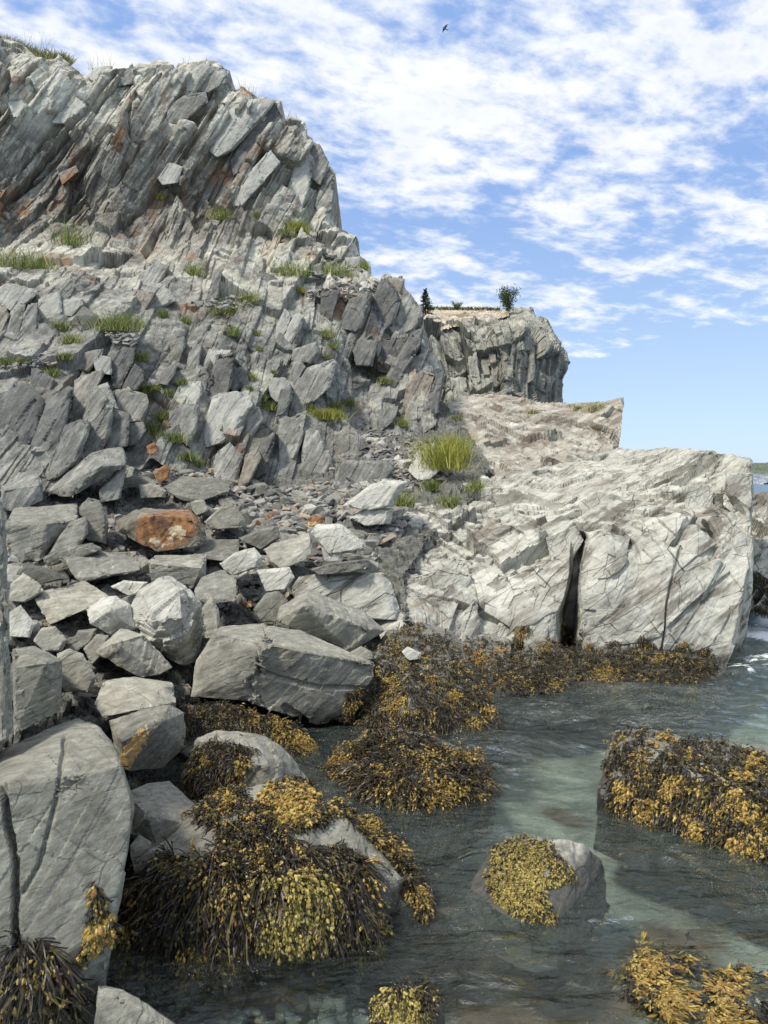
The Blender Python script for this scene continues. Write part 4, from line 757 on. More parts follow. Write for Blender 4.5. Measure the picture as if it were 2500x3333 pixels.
# upper rubble and the slabs under the cliff
boulder('propped slab with a pale top and streaked side leaning on the left cliff wall', 'column', 'K', 11.6,
  [[(345, 1560, .2), (360, 1530, .3), (710, 1240, .35), (940, 1195, .6), (985, 1290, .5), (975, 1335, .15), (780, 1365, -.1), (545, 1585, 0), (780, 1345, -.12)], [(760, 1530), (960, 1340), (980, 1340), (930, 1590), (780, 1622)]], thick=.6)
boulder('pale-topped block at the left edge beneath the cliff columns', 'column', 'K', 11.0, [[(10, 1500, .3), (230, 1385, .6), (280, 1390, .5), (335, 1480, .3), (330, 1610, .1), (150, 1690, 0), (0, 1690, .1), (30, 1530, .05), (300, 1490, .05)]], thick=.5)
boulder('dark slaty slab with stepped top at the head of the rubble', 'slate_dark', 'B', 12.2, [[(713, 905, .4), (790, 860, 1.0), (985, 880, .8), (1000, 892, .6), (990, 932, .3), (870, 968, 0), (800, 972, .1), (725, 935, .2)]], thick=.4)
boulder('dark blue-grey wedge stone perched on the grassy ledge of the cliff', 'slate_dark', 'K', 16.0, [[(535, 250, .3), (640, 105, .5), (765, 185, .35), (768, 215, .3), (640, 390, .0), (590, 330, .15), (585, 178, -.05), (640, 340, -.12)]], thick=.7, ledge=.006)
boulder('pale jutting block behind the blue-grey wedge stone', 'column_pale', 'K', 16.8, [[(480, 60), (640, 42), (642, 95), (560, 190), (465, 180)]])
boulder('smooth white boulder beside the tall yellow-green grass', 'slate_pale', 'J', 14.0, [[(1420, 1330, .2), (1480, 1200, .7), (1540, 1210, .7), (1658, 1300, .5), (1560, 1385, .05), (1480, 1392, .0)]], thick=.5)
boulder('white layered slab above a broken block on the upper rubble', 'slate_pale', 'B', 11.3, [[(1480, 990), (1600, 900), (1660, 880), (1760, 885), (1700, 990), (1600, 1010)], [(1500, 1040), (1580, 1000), (1700, 1000), (1690, 1070), (1580, 1075)]], thick=.5)
boulder('long dark block lying below the two upright stones', 'column', 'J', 14.0, [[(958, 1300), (1000, 1265), (1130, 1280), (1290, 1265), (1332, 1320), (1250, 1440), (960, 1470)]], thick=.5, chamfer=.07)
boulder('grey pyramid-like boulder in the upper rubble', 'slate', 'B', 10.8, [[(880, 1060), (960, 985), (1010, 975), (1058, 1050), (1055, 1085), (910, 1090)]])
boulder('dark pointed slab left of the pale broken slab', 'slate_dark', 'B', 10.2, [[(1030, 1130), (1130, 1090), (1200, 1075), (1210, 1130), (1130, 1180)]])
boulder('cubic grey stone below the dark stepped slab', 'slate', 'B', 11.6, [[(820, 970), (880, 960), (905, 1010), (850, 1035), (830, 1010)]], thick=.3)
boulder('small blocky stone left of the dark stepped slab', 'slate', 'B', 12.0, [[(600, 900), (660, 890), (720, 925), (715, 955), (610, 955)]], thick=.3)
boulder('flat dark stone near the cliff corner, under grass', 'slate_dark', 'B', 12.4, [[(525, 880), (600, 850), (690, 890), (600, 905), (530, 915)]], thick=.3)
boulder('orange and white flecked stone at the cliff foot', 'slate_rust', 'K', 12.9, [[(1185, 1400), (1270, 1330), (1320, 1350), (1300, 1440), (1230, 1470)]], thick=.2)
boulder('rust-faced cube stone on the cliff foot rubble', 'slate_rust', 'K', 13.2, [[(1130, 1190), (1190, 1160), (1225, 1210), (1170, 1265), (1140, 1240)]], thick=.2)
boulder('cream layered block right of the light scratched boulder', 'slate_pale', 'D', 8.5, [[(1110, 340), (1250, 325), (1275, 370), (1240, 420), (1150, 430)]], thick=.3)
boulder('buff flat slab with a layered edge in front of the squared block', 'slate', 'D', 8.1, [[(838, 430, .1), (870, 370, .5), (960, 335, .7), (1020, 380, .4), (1020, 470, .1), (900, 490, 0), (845, 460, 0)]], thick=.3)
boulder('low dark flat slab at the right of the rubble', 'slate_dark', 'D', 9.0, [[(1340, 335), (1420, 310), (1590, 290), (1600, 330), (1500, 355), (1380, 358)]], thick=.3)
boulder('cream-topped flake tucked behind the white-grey boulder', 'slate_pale', 'D', 7.9, [[(480, 410), (530, 385), (640, 390), (600, 440), (560, 450)]], thick=.2)
# ------------------------------------------------------------------ loose stones: a few shapes, copied; the smallest chips are one heap of rubble
def stone_arrays(seed, flat=.45):
    r = np.random.default_rng(seed); k = int(r.integers(7, 11))
    p = r.uniform(-1, 1, (k, 3)); p /= np.abs(p).max(1, keepdims=True) * (1 + .25 * r.random((k, 1)))
    q = np.array([(-.9, -.7, -1), (.9, -.75, -1), (.85, .7, -1), (-.8, .75, -1), (-.75, -.6, 1), (.6, -.7, 1), (.75, .5, 1)]) * (1 + r.uniform(-.3, .15, (7, 3)))
    p = np.concatenate([p * .95, q]) * np.array([.5, .36 + .1 * r.random(), .5 * (flat + .25 * r.random())])
    return hull_mesh([Vector(x) for x in p])
STONES = []
for s in range(14):
    bm = stone_arrays(900 + s, .28 if s % 3 else .5)
    bmesh.ops.bevel(bm, geom=bm.edges[:], offset=.012, segments=1, affect='EDGES', clamp_overlap=True)
    refine(bm, .13, 500); roughen(bm, 1.0, 40 + s, .012, .010); STONES.append(bm_arrays(bm)); bm.free()
def rot_rand(r, tilt):
    return Matrix.Rotation(r.uniform(0, 6.28), 3, 'Z') @ Matrix.Rotation(r.normal(0, tilt), 3, 'X') @ Matrix.Rotation(r.normal(0, tilt), 3, 'Y')
def sample_zone(poly, n, r):
    P = np.array(px_('W', poly)); out = []
    while len(out) < n:
        q = r.uniform(P.min(0), P.max(0), (n * 2, 2)); out += [x for x in q[inpoly(q[:, 0], q[:, 1], P)]]
    return np.array(out[:n])
ZONES = {
 'chips': ([(690, 925), (760, 890), (850, 900), (920, 950), (985, 985), (950, 1040), (860, 1075), (760, 1055), (700, 1000)], Dgr),
 'upper': ([(300, 985), (430, 1010), (600, 1060), (720, 1045), (860, 1070), (900, 1090), (850, 1170), (700, 1190), (480, 1140), (380, 1080), (280, 1060)], Dgr),
 'lower': ([(20, 1150), (260, 1120), (480, 1140), (800, 1170), (820, 1240), (640, 1300), (420, 1330), (200, 1330), (30, 1290)], Dgr),
 'left': ([(25, 1290), (240, 1320), (410, 1400), (400, 1520), (240, 1560), (140, 1480), (60, 1380)], Dgr)}
SM = {}
for nm in ('chip', 'slate', 'slate_dark', 'slate_pale', 'slate_rust'): SM[nm] = M[nm]
def put_stone(name, zone, n, lo, hi, label, group):
    poly, D = ZONES[zone]; r = np.random.default_rng(hash(zone) % 1 + len(poly) * 31 + n)
    pts = sample_zone(poly, n, r); Yg = D(pts[:, 0], pts[:, 1]); W3 = at(pts[:, 0], pts[:, 1], Yg)
    for k in range(n):
        V, Fc = STONES[int(r.integers(len(STONES)))]
        key = (id(V), [('chip',), ('slate_pale',), ('slate_dark',), ('slate_rust',)][int(r.choice(4, p=[.72, .12, .12, .04]))][0])
        if key not in MESHES:
            o = new_obj(name, V, Fc, SM[key[1]]); MESHES[key] = o.data
        else:
            o = bpy.data.objects.new(name, MESHES[key]); COL.objects.link(o)
        sz = lo * (hi / lo) ** (r.random() ** 1.4)
        o.matrix_world = Matrix.Translation(Vector(W3[k]) + Vector((0, 0, sz * .10))) @ (rot_rand(r, .28).to_4x4()) @ Matrix.Diagonal((sz, sz * r.uniform(.8, 1.2), sz * r.uniform(.8, 1.3), 1))
        tag(o, label, 'stone', group)
MESHES = {}
put_stone('stone', 'upper', 105, .18, .48, 'loose angular slate stone in the upper rubble just below the cliff columns', 'loose stones of the upper rubble')
put_stone('stone', 'lower', 100, .16, .42, 'loose angular slate stone filling gaps between the mid-beach boulders', 'loose stones between the boulders')
put_stone('stone', 'left', 34, .12, .30, 'small broken slate stone in the hollow left of the wedged dark block', 'small stones in the hollow at the left')
put_stone('stone', 'chips', 55, .20, .42, 'slate shard lying on the dark chip slope under the leaning blades', 'larger shards on the chip slope')
def heap(name, spots, label=None):
    Vs, Fs, cs, off = [], [], [], 0
    for (poly, D, n, lo, hi, seed) in spots:
        r = np.random.default_rng(seed); pts = sample_zone(poly, n, r); Yg = D(pts[:, 0], pts[:, 1]); W3 = at(pts[:, 0], pts[:, 1], Yg)
        for k in range(n):
            V, Fc = CHIPS[int(r.integers(len(CHIPS)))]; sz = lo * (hi / lo) ** (r.random() ** 1.6)
            Rm = np.array(rot_rand(r, .4)) * np.array([sz, sz * r.uniform(.7, 1.2), sz * r.uniform(.5, 1.1)])
            Vs.append(V @ Rm.T + W3[k] + np.array([0, 0, sz * .12])); Fs.append(Fc + off); off += len(V); cs.append(np.full(len(V), r.random()))
    o = new_obj(name, np.concatenate(Vs), np.concatenate(Fs), M['rubble'])
    a = o.data.attributes.new('tone', 'FLOAT', 'POINT'); a.data.foreach_set('value', np.concatenate(cs).astype(np.float32)); return o
CHIPS = []
for s in range(10):
    bm = stone_arrays(1200 + s, .22); bmesh.ops.triangulate(bm, faces=bm.faces[:]); CHIPS.append(bm_arrays(bm)); bm.free()
m_, t_, p_ = new_mat('loose_rubble'); M['rubble'] = m_
co_ = N(t_, 'ShaderNodeTexCoord').outputs['Object']; tn_ = N(t_, 'ShaderNodeAttribute', attribute_name='tone').outputs['Fac']
nn_ = noise(t_, co_, 14, 5, .65)
ra_ = N(t_, 'ShaderNodeValToRGB'); t_.links.new(math_(t_, 'ADD', math_(t_, 'MULTIPLY', tn_, .8), math_(t_, 'MULTIPLY', nn_, .25)), ra_.inputs[0])
e_ = ra_.color_ramp.elements; e_[0].color = (.05, .05, .048, 1); e_[1].color = (.46, .455, .41, 1)
for ps_, cl_ in ((.45, (.17, .17, .155, 1)), (.78, (.29, .285, .255, 1)), (.9, (.30, .22, .15, 1))): x_ = e_.new(ps_); x_.color = cl_
t_.links.new(ra_.outputs[0], p_.inputs['Base Color']); p_.inputs['Roughness'].default_value = .85
b_ = N(t_, 'ShaderNodeBump', ins={'Strength': .4, 'Distance': .02}); t_.links.new(nn_, b_.inputs['Height']); t_.links.new(b_.outputs[0], p_.inputs['Normal'])
Zp = lambda k: ZONES[k][0]
rub = heap('rubble', [(Zp('chips'), Dgr, 1900, .07, .24, 1), (Zp('upper'), Dgr, 2600, .08, .30, 2), (Zp('lower'), Dgr, 2600, .06, .27, 3), (Zp('left'), Dgr, 1100, .05, .20, 4),
  ([(705, 850), (740, 825), (860, 815), (880, 840), (800, 880), (720, 890)], Dgr, 420, .06, .22, 5)])
tag(rub, 'bed of broken slate chips filling the slope under and between the stones', 'rubble', kind='stuff')
lrub = heap('ledge_rubble', [([(225, 715), (260, 690), (300, 700), (300, 745), (250, 745)], lambda x, y: Dcliff(x, y) - .45, 130, .06, .25, 6), ([(410, 655), (480, 640), (560, 640), (560, 662), (470, 668)], lambda x, y: Dcliff(x, y) - .3, 120, .06, .22, 7),
  ([(0, 775), (120, 770), (120, 790), (0, 800)], lambda x, y: Dcliff(x, y) - .4, 80, .05, .2, 8), ([(610, 560), (700, 540), (780, 590), (760, 610), (640, 600)], lambda x, y: Dcliff(x, y) - .2, 160, .08, .35, 9), ([(640, 640), (740, 610), (850, 612), (760, 650)], lambda x, y: Dcliff(x, y) - .2, 110, .08, .35, 10)])
tag(lrub, 'thin scatter of slate chips lying on the cliff ledges', 'rubble', kind='stuff')
# pebbles of the clear pool
m_, t_, p_ = new_mat('pool_pebble'); inf_ = N(t_, 'ShaderNodeObjectInfo').outputs['Random']
ra_ = N(t_, 'ShaderNodeValToRGB'); t_.links.new(inf_, ra_.inputs[0]); e_ = ra_.color_ramp.elements; e_[0].color = (.08, .10, .10, 1); e_[1].color = (.22, .17, .11, 1)
for ps_, cl_ in ((.4, (.14, .17, .165, 1)), (.8, (.20, .235, .22, 1)), (.92, (.24, .22, .17, 1))): x_ = e_.new(ps_); x_.color = cl_
t_.links.new(mixc(t_, .35, ra_.outputs[0], mixc(t_, noise(t_, N(t_, 'ShaderNodeTexCoord').outputs['Object'], 5, 5), (.04, .05, .05), (.25, .28, .27))), p_.inputs['Base Color']); p_.inputs['Roughness'].default_value = .55
PEB = []
for s in range(6):
    bm = stone_arrays(1500 + s, .4); refine(bm, .25, 400); bmesh.ops.smooth_vert(bm, verts=bm.verts[:], factor=.7, use_axis_x=True, use_axis_y=True, use_axis_z=True)
    for _ in range(3): bmesh.ops.smooth_vert(bm, verts=bm.verts[:], factor=.6, use_axis_x=True, use_axis_y=True, use_axis_z=True)
    o = new_obj('pebble', *bm_arrays(bm), m_, smooth=True); bm.free(); PEB.append(o)
r = np.random.default_rng(77); pp = sample_zone([(350, 2090), (480, 2040), (560, 2070), (660, 2075), (760, 2090), (800, 2150), (780, 2240), (330, 2240)], 150, r)
for k, (x, y) in enumerate(pp):
    o = PEB[k] if k < len(PEB) else PEB[k % len(PEB)].copy()
    if k >= len(PEB): COL.objects.link(o)
    c = at(x, y, ypl(x, y, -.31)); sz = .045 + .11 * r.random() ** 2
    o.matrix_world = Matrix.Translation((c[0], c[1], -.325 + .02 * r.random())) @ rot_rand(r, .15).to_4x4() @ Matrix.Diagonal((sz, sz * r.uniform(.8, 1.1), sz * .8, 1))
    tag(o, 'smooth grey-green pebble lying on the bottom of the clear shallow pool', 'pebble', 'pebbles on the floor of the clear pool')
# ------------------------------------------------------------------ rockweed: strands, bladders and forked tips growing on the rock surface
from mathutils.bvhtree import BVHTree
def bvh_of(objs):
    Vs, Fs, off = [], [], 0
    for o in objs:
        me = o.data; v = np.empty(len(me.vertices) * 3); me.vertices.foreach_get('co', v); v = v.reshape(-1, 3)
        mw = np.array(o.matrix_basis); v = v @ mw[:3, :3].T + mw[:3, 3]
        f = [tuple(i + off for i in p.vertices) for p in me.polygons]; Vs.append(v); Fs += f; off += len(v)
    return BVHTree.FromPolygons(np.concatenate(Vs).tolist(), Fs)
def weed_mat():
    m, t, p = new_mat('rockweed'); a = N(t, 'ShaderNodeAttribute', attribute_name='tint').outputs['Color']
    co = N(t, 'ShaderNodeTexCoord').outputs['Object']
    c = mixc(t, 1.0, a, mixc(t, noise(t, co, 60, 3), (.6, .6, .6), (1.35, 1.3, 1.2)), 'MULTIPLY')
    t.links.new(c, p.inputs['Base Color']); p.inputs['Roughness'].default_value = .42; p.inputs['Specular IOR Level'].default_value = .4
    return m
M['weed'] = weed_mat()
SPH = []                                                # small bladder: 6 sides, 3 rings and two tips
for zz, rr in ((-.5, .62), (.1, 1.0), (.62, .66)):
    for k in range(6): SPH.append((math.cos(k * 1.0472) * rr, math.sin(k * 1.0472) * rr, zz))
SPH = np.array(SPH + [(0, 0, -1.0), (0, 0, 1.0)])
SF = []
for rg in (0, 6):
    for k in range(6): SF.append((rg + k, rg + (k + 1) % 6, rg + 6 + (k + 1) % 6)); SF.append((rg + k, rg + 6 + (k + 1) % 6, rg + 6 + k))
for k in range(6): SF.append((18, (k + 1) % 6, k)); SF.append((12 + k, 12 + (k + 1) % 6, 19))
SF = np.array(SF)
def norm_(v): return v / (np.linalg.norm(v, axis=-1, keepdims=True) + 1e-9)
DARK = np.array([(.012, .010, .010), (.020, .016, .012), (.032, .024, .013)]); OLIVE = np.array([(.075, .06, .016), (.11, .09, .02), (.055, .045, .015)])
GOLD = np.array([(.31, .215, .042), (.40, .285, .07), (.22, .16, .03), (.34, .18, .05)]); YEL = np.array([(.42, .33, .10), (.35, .29, .08), (.26, .22, .06)]); RUST = np.array([(.36, .16, .04), (.28, .13, .035)])
def weed(name, zones, targets, label, cat='seaweed', zcap=None, keep_under=False):
    """zones: (polygon in px, region, count, golden share, length, bladder size, golden centres, mode)"""
    bvh = bvh_of(targets); V_, F_, C_, off = [], [], [], 0
    for zi, (reg, poly, n, gold, L0, bl, cent, mode) in enumerate(zones):
        n = int(n * 2.1); L0 = L0 * (.42 if L0 < .195 else .60); bl = bl * .5; gold = gold * .36; r = np.random.default_rng(zi * 17 + n); P2 = np.array(px_(reg, poly)); q = []
        while len(q) < n:
            c = r.uniform(P2.min(0), P2.max(0), (n * 2, 2)); q += list(c[inpoly(c[:, 0], c[:, 1], P2)])
        q = np.array(q[:n]); hole = vnoise(np.stack([q[:, 0] / 48, q[:, 1] / 40, np.full(len(q), zi + 2.5)], -1), 500 + zi) + .5 * vnoise(np.stack([q[:, 0] / 17, q[:, 1] / 15, np.full(len(q), zi + 2.5)], -1), 520 + zi)
        q = q[hole > (-.7 if mode == 'yellow' and n < 3000 else -.62)]; o0 = Vector((0, 0, EYE)); root, nor, px = [], [], []
        for x in q:
            d = at(x[0], x[1], 1.0) - np.array([0, 0, EYE]); h = bvh.ray_cast(o0, Vector(d).normalized(), 60)
            if h[0] is None or (h[0].z < -.12 and not keep_under): continue
            nn = h[1] if h[1].dot(Vector(d)) < 0 else -h[1]
            root.append(h[0]); nor.append(nn); px.append(x)
        if not root: continue
        root = np.array(root); nor = norm_(np.array(nor) + r.normal(0, .15, (len(root), 3))); px = np.array(px); n_ = len(root)
        # patches: how golden the weed is here
        pn = vnoise(np.stack([px[:, 0] / 75, px[:, 1] / 60, np.full(n_, zi + .5)], -1), 300 + zi) * .5 + vnoise(np.stack([px[:, 0] / 30, px[:, 1] / 26, np.full(n_, zi + .5)], -1), 310 + zi) * .28
        gp = gold * .8 - .05 + pn * 1.25
        for cx, cy, cr in cent:
            (cx, cy), = px_(reg, [(cx, cy)]); cr = cr * REG[reg][2] * .72
            gp = np.maximum(gp, 1.0 - .85 * (np.hypot(px[:, 0] - cx, px[:, 1] - cy) / cr) ** 2 + pn * .5)
        g_ = r.random(n_) < np.clip(gp, .03, .95)
        down = np.array([0, 0, -1.0]) + np.array([.05, -.25, 0]); dirn = norm_(down - nor * (nor @ down)[:, None] + r.normal(0, .45, (n_, 3)))
        if mode == 'drift':
            dirn = norm_(np.array([.3, -.8, 0.1]) + r.normal(0, .45, (n_, 3)) * np.array([1, 1, .35]))
        if mode == 'drift': zr = r.uniform(-.09, -.005, len(root)); root = at(px[:, 0], px[:, 1], ypl(px[:, 0], px[:, 1], zr)); nor = np.tile(np.array([0, 0, 1.0]), (len(root), 1))
        S = 3
        root = np.repeat(root, S, 0); nor = np.repeat(nor, S, 0); dirn = np.repeat(dirn, S, 0); g_ = np.repeat(g_, S); m = len(root)
        dirn = norm_(dirn + r.normal(0, .24, (m, 3)) + nor * r.uniform(-.06, .12, (m, 1)))
        L = L0 * r.uniform(.5, 1.25, m) * np.where(g_, .75, 1.0); K = 6; s = np.linspace(0, 1, K)[None, :, None]
        side = norm_(np.cross(nor, dirn)); lift = r.uniform(.03, .2, m)[:, None, None] * L[:, None, None]
        curl = r.normal(0, .16, m)[:, None, None] * L[:, None, None]
        pos = root[:, None] + dirn[:, None] * L[:, None, None] * s + nor[:, None] * (lift * np.sin(s * 2.6) + .006) + side[:, None] * curl * s ** 2
        if mode != 'drift': pos[:, :, 2] -= (.30 * L[:, None] * s[:, :, 0] ** 2)
        else: pos[:, :, 2] = np.minimum(pos[:, :, 2], -.006 + .010 * r.random((m, 1)))
        wd = (.0022 + .0026 * r.random(m)) * (1 if mode != 'fine' else .55) * (L0 / .16) ** .3
        sd2 = norm_(side + nor * r.normal(0, .7, (m, 1)))
        prof = np.array([.5, .9, 1.0, 1.0, .9, .45])[None, :, None]
        a = pos - sd2[:, None] * wd[:, None, None] * prof; b = pos + sd2[:, None] * wd[:, None, None] * prof
        V = np.stack([a, b], 2).reshape(m, K * 2, 3); base = (np.arange(m) * K * 2)[:, None, None] + off
        fr_ = np.array([[2 * k, 2 * k + 1, 2 * k + 3] for k in range(K - 1)] + [[2 * k, 2 * k + 3, 2 * k + 2] for k in range(K - 1)])[None]
        dk = np.where((r.random(m) < .17)[:, None], OLIVE[r.integers(0, 3, m)], DARK[r.integers(0, 3, m)])
        gd = np.where((r.random(m) < .75)[:, None], OLIVE[r.integers(0, 3, m)], GOLD[r.integers(0, 4, m)] * .6)
        col = np.where(g_[:, None], gd, dk)
        V_.append(V.reshape(-1, 3)); F_.append((fr_ + base).reshape(-1, 3)); C_.append(np.repeat(col, K * 2, 0)); off += m * K * 2
        # bladders
        pal = YEL if mode == 'yellow' else (np.concatenate([GOLD, RUST]) if mode == 'rusty' else np.concatenate([GOLD, YEL[:1]]))
        for jb in range(0 if mode == 'fine' else 4):
            use = (r.random(m) < np.where(g_, .72, .06)); ix = np.nonzero(use)[0]; k_ = len(ix)
            if not k_: continue
            tt = r.uniform(.55, 1.0, k_) * (K - 1); k0 = np.minimum(tt.astype(int), K - 2); f = (tt - k0)[:, None]
            c0 = pos[ix, k0] * (1 - f) + pos[ix, k0 + 1] * f + r.normal(0, .35 * bl, (k_, 3)) + nor[ix] * bl * .4
            ax = norm_(pos[ix, k0 + 1] - pos[ix, k0] + r.normal(0, .3, (k_, 3)) * .1 * L[ix, None]); u = norm_(np.cross(ax, nor[ix] + .01)); v = np.cross(ax, u)
            ln = (bl * (1 + .5 * np.repeat(vnoise(np.stack([px[:, 0] / 22, px[:, 1] / 20, 0 * px[:, 0]], -1), 77), S)[ix]) * r.uniform(.45, 1.35, k_))[:, None, None]; wdt = ln * r.uniform(.5, .68, k_)[:, None, None]
            B = c0[:, None] + (SPH[None, :, :1] * u[:, None] + SPH[None, :, 1:2] * v[:, None]) * wdt + SPH[None, :, 2:] * ax[:, None] * ln
            V_.append(B.reshape(-1, 3)); F_.append((SF[None] + (np.arange(k_) * 20)[:, None, None] + off).reshape(-1, 3)); off += k_ * 20
            c1 = np.where(g_[ix][:, None], pal[r.integers(0, len(pal), k_)] * r.uniform(.45, 1.3, (k_, 1)), OLIVE[r.integers(0, 3, k_)] * r.uniform(.5, 1.3, (k_, 1)))
            C_.append(np.repeat(c1, 20, 0))
        # forked flat tips
        ix = np.nonzero(r.random(m) < np.where(g_, .7, .25))[0]; k_ = len(ix)
        if k_:
            ax = norm_(pos[ix, K - 1] - pos[ix, K - 2])
            for an in ((-.5, 0.05, .55) if mode != 'drift' else (-.7, -.45, -.2, 0, .25, .5, .75)):
                dd = norm_(ax + sd2[ix] * an + r.normal(0, .14, (k_, 3))); sd = norm_(np.cross(dd, nor[ix] + r.normal(0, .3, (k_, 3))))
                tl = (.03 + .03 * r.random(k_))[:, None] * (L0 / .16) ** .5 * (.45 if mode != 'drift' else 1.5); tw = tl * (.17 if mode != 'drift' else .09)
                c0 = pos[ix, K - 1]; p4 = np.stack([c0 - sd * tw * .4, c0 + sd * tw * .4, c0 + dd * tl * .6 + sd * tw * 1.2, c0 + dd * tl + sd * tw * .3, c0 + dd * tl - sd * tw * .3, c0 + dd * tl * .6 - sd * tw * 1.2], 1)
                if mode == 'drift': p4[:, :, 2] = np.minimum(p4[:, :, 2], .006)
                V_.append(p4.reshape(-1, 3)); F_.append((np.array([(0, 1, 2), (0, 2, 5), (5, 2, 3), (5, 3, 4)])[None] + (np.arange(k_) * 6)[:, None, None] + off).reshape(-1, 3)); off += k_ * 6
                c1 = np.where(g_[ix][:, None], pal[r.integers(0, len(pal), k_)] * r.uniform(.5, 1.0, (k_, 1)), dk[ix] * 1.3); C_.append(np.repeat(c1, 6, 0))
    o = new_obj(name, np.concatenate(V_), np.concatenate(F_), M['weed'])
    ca = o.data.color_attributes.new('tint', 'FLOAT_COLOR', 'POINT'); c = np.concatenate(C_); ca.data.foreach_set('color', np.concatenate([c, np.ones((len(c), 1))], 1).astype(np.float32).ravel())
    return tag(o, label, cat)
big = ROCKS[0]; nearb = next(o for o in ROCKS if o['label'].startswith('huge near')); rounded = next(o for o in ROCKS if o['label'].startswith('rounded cracked')); shade_rock = next(o for o in ROCKS if o['label'].startswith('dark wet rock'))
stub = next(o for o in ROCKS if o['label'].startswith('square stub'))
weed('rockweed', [('L', [(640, 620), (700, 480), (820, 420), (880, 350), (1000, 370), (1010, 440), (1180, 440), (1240, 590), (1270, 640), (1420, 800), (1470, 960), (1530, 1060), (1400, 1100), (1000, 1070), (720, 1040), (600, 980), (640, 800)], 2300, .30, .17, .017, [(840, 930, 110), (1180, 860, 70), (1420, 960, 60), (990, 620, 60), (880, 620, 45), (1330, 1040, 80), (750, 960, 60)], 'std')],
     [wr3, ground, headland], 'dark and golden rockweed blanket over the hummock below the pale headland')
weed('rockweed', [('E', [(260, 700), (350, 620), (440, 640), (530, 650), (530, 720), (520, 850), (460, 880), (380, 800)], 520, .45, .16, .017, [(420, 720, 70), (490, 690, 40)], 'rusty'),
                  ('E', [(540, 690), (570, 580), (630, 570), (640, 640), (600, 700), (620, 760), (700, 640), (760, 640), (760, 560), (830, 600), (830, 740), (760, 800), (640, 850), (530, 860)], 900, .18, .16, .016, [(590, 610, 50), (690, 680, 50)], 'std'),
                  ('E', [(830, 610), (880, 600), (920, 660), (1000, 640), (1060, 680), (1110, 610), (1160, 650), (1220, 690), (1300, 640), (1330, 700), (1390, 660), (1450, 730), (1430, 790), (1330, 860), (1200, 900), (1120, 900), (1000, 820), (850, 800)], 1500, .13, .17, .016, [(870, 650, 50), (1130, 670, 35), (1170, 730, 30), (950, 800, 60)], 'std'),
                  ('E', [(540, 860), (560, 720), (700, 640), (850, 690), (1000, 690), (1250, 700), (1450, 745), (1440, 790), (1330, 890), (1150, 925), (1000, 870), (850, 840), (700, 862)], 1900, .16, .19, .016, [(950, 790, 70), (1000, 850, 60), (1170, 730, 30), (740, 840, 40), (1300, 870, 50)], 'std'),
                  ('E', [(1540, 540), (1570, 470), (1580, 560), (1570, 700), (1550, 740), (1500, 720), (1530, 620)], 260, .3, .15, .015, [(1550, 700, 40)], 'std')],
     [headland, stub, apron], 'band of black and golden rockweed along the foot of the pale headland wall')
weed('rockweed', [('E', [(1580, 380), (1590, 330), (1680, 390), (1690, 520), (1600, 530)], 380, .25, .18, .02, [], 'std')], [bsh], 'dark rockweed hanging on the outer rock at the right edge')
weed('rockweed', [('L', [(340, 1380), (500, 1200), (620, 1110), (820, 1080), (1000, 1130), (1110, 1230), (1300, 1230), (1410, 1330), (1440, 1480), (1250, 1600), (900, 1620), (700, 1570), (480, 1500)], 2000, .28, .20, .020, [(1020, 1470, 90), (1130, 1530, 110), (730, 1360, 60), (960, 1330, 60), (1230, 1260, 80), (560, 1530, 50)], 'std'),
                  ('L', [(340, 1350), (400, 1270), (620, 1170), (780, 1150), (700, 1210), (480, 1330)], 260, .9, .2, .015, [(500, 1280, 140)], 'rusty'),
                  ('L', [(510, 1140), (560, 1050), (640, 980), (720, 1000), (640, 1080)], 200, .5, .2, .016, [(580, 1080, 60)], 'rusty')],
     [wr4, wr3], 'tangled rockweed mat draped on the flat rock awash')
weed('rockweed', [('G', [(965, 330), (960, 200), (1000, 60), (1150, 45), (1400, 90), (1659, 160), (1850, 200), (1960, 320), (1950, 640), (1640, 640), (1420, 600), (1280, 480), (1100, 450), (980, 420)], 3500, .34, .15, .020, [(1040, 310, 60), (1250, 290, 80), (1550, 260, 60), (1560, 400, 70), (1560, 560, 90), (1600, 200, 60), (1200, 110, 70), (1360, 480, 60), (1130, 400, 80)], 'std')],
     [wr5], 'thick bladdery rockweed coat on the barrel-shaped rock')
weed('rockweed', [('G', [(440, 680), (480, 560), (600, 515), (740, 545), (760, 600), (830, 690), (680, 740), (740, 870), (690, 920), (600, 900), (470, 770)], 1100, .95, .075, .010, [(600, 700, 300)], 'yellow')],
     [wr6], 'pale yellow weed mat on the small awash rock', keep_under=True)
weed('rockweed', [('D', [(815, 1200), (850, 1090), (960, 1080), (1100, 1110), (1090, 1160), (1000, 1230), (960, 1300), (1080, 1327), (820, 1400), (780, 1300)], 1200, .12, .15, .015, [(1040, 1180, 30), (900, 1150, 40)], 'std'),
                  ('F', [(1090, 420), (1170, 300), (1230, 245), (1350, 270), (1450, 400), (1400, 450), (1280, 490), (1180, 470)], 850, .6, .11, .021, [(1270, 370, 150)], 'std'),
                  ('F', [(860, 330), (960, 260), (1060, 300), (1090, 400), (1000, 420), (920, 480), (860, 440)], 520, .25, .14, .017, [(980, 350, 60)], 'std')],
     [wr1, wr2], 'patches of brown and golden rockweed on the cracked grey dome')
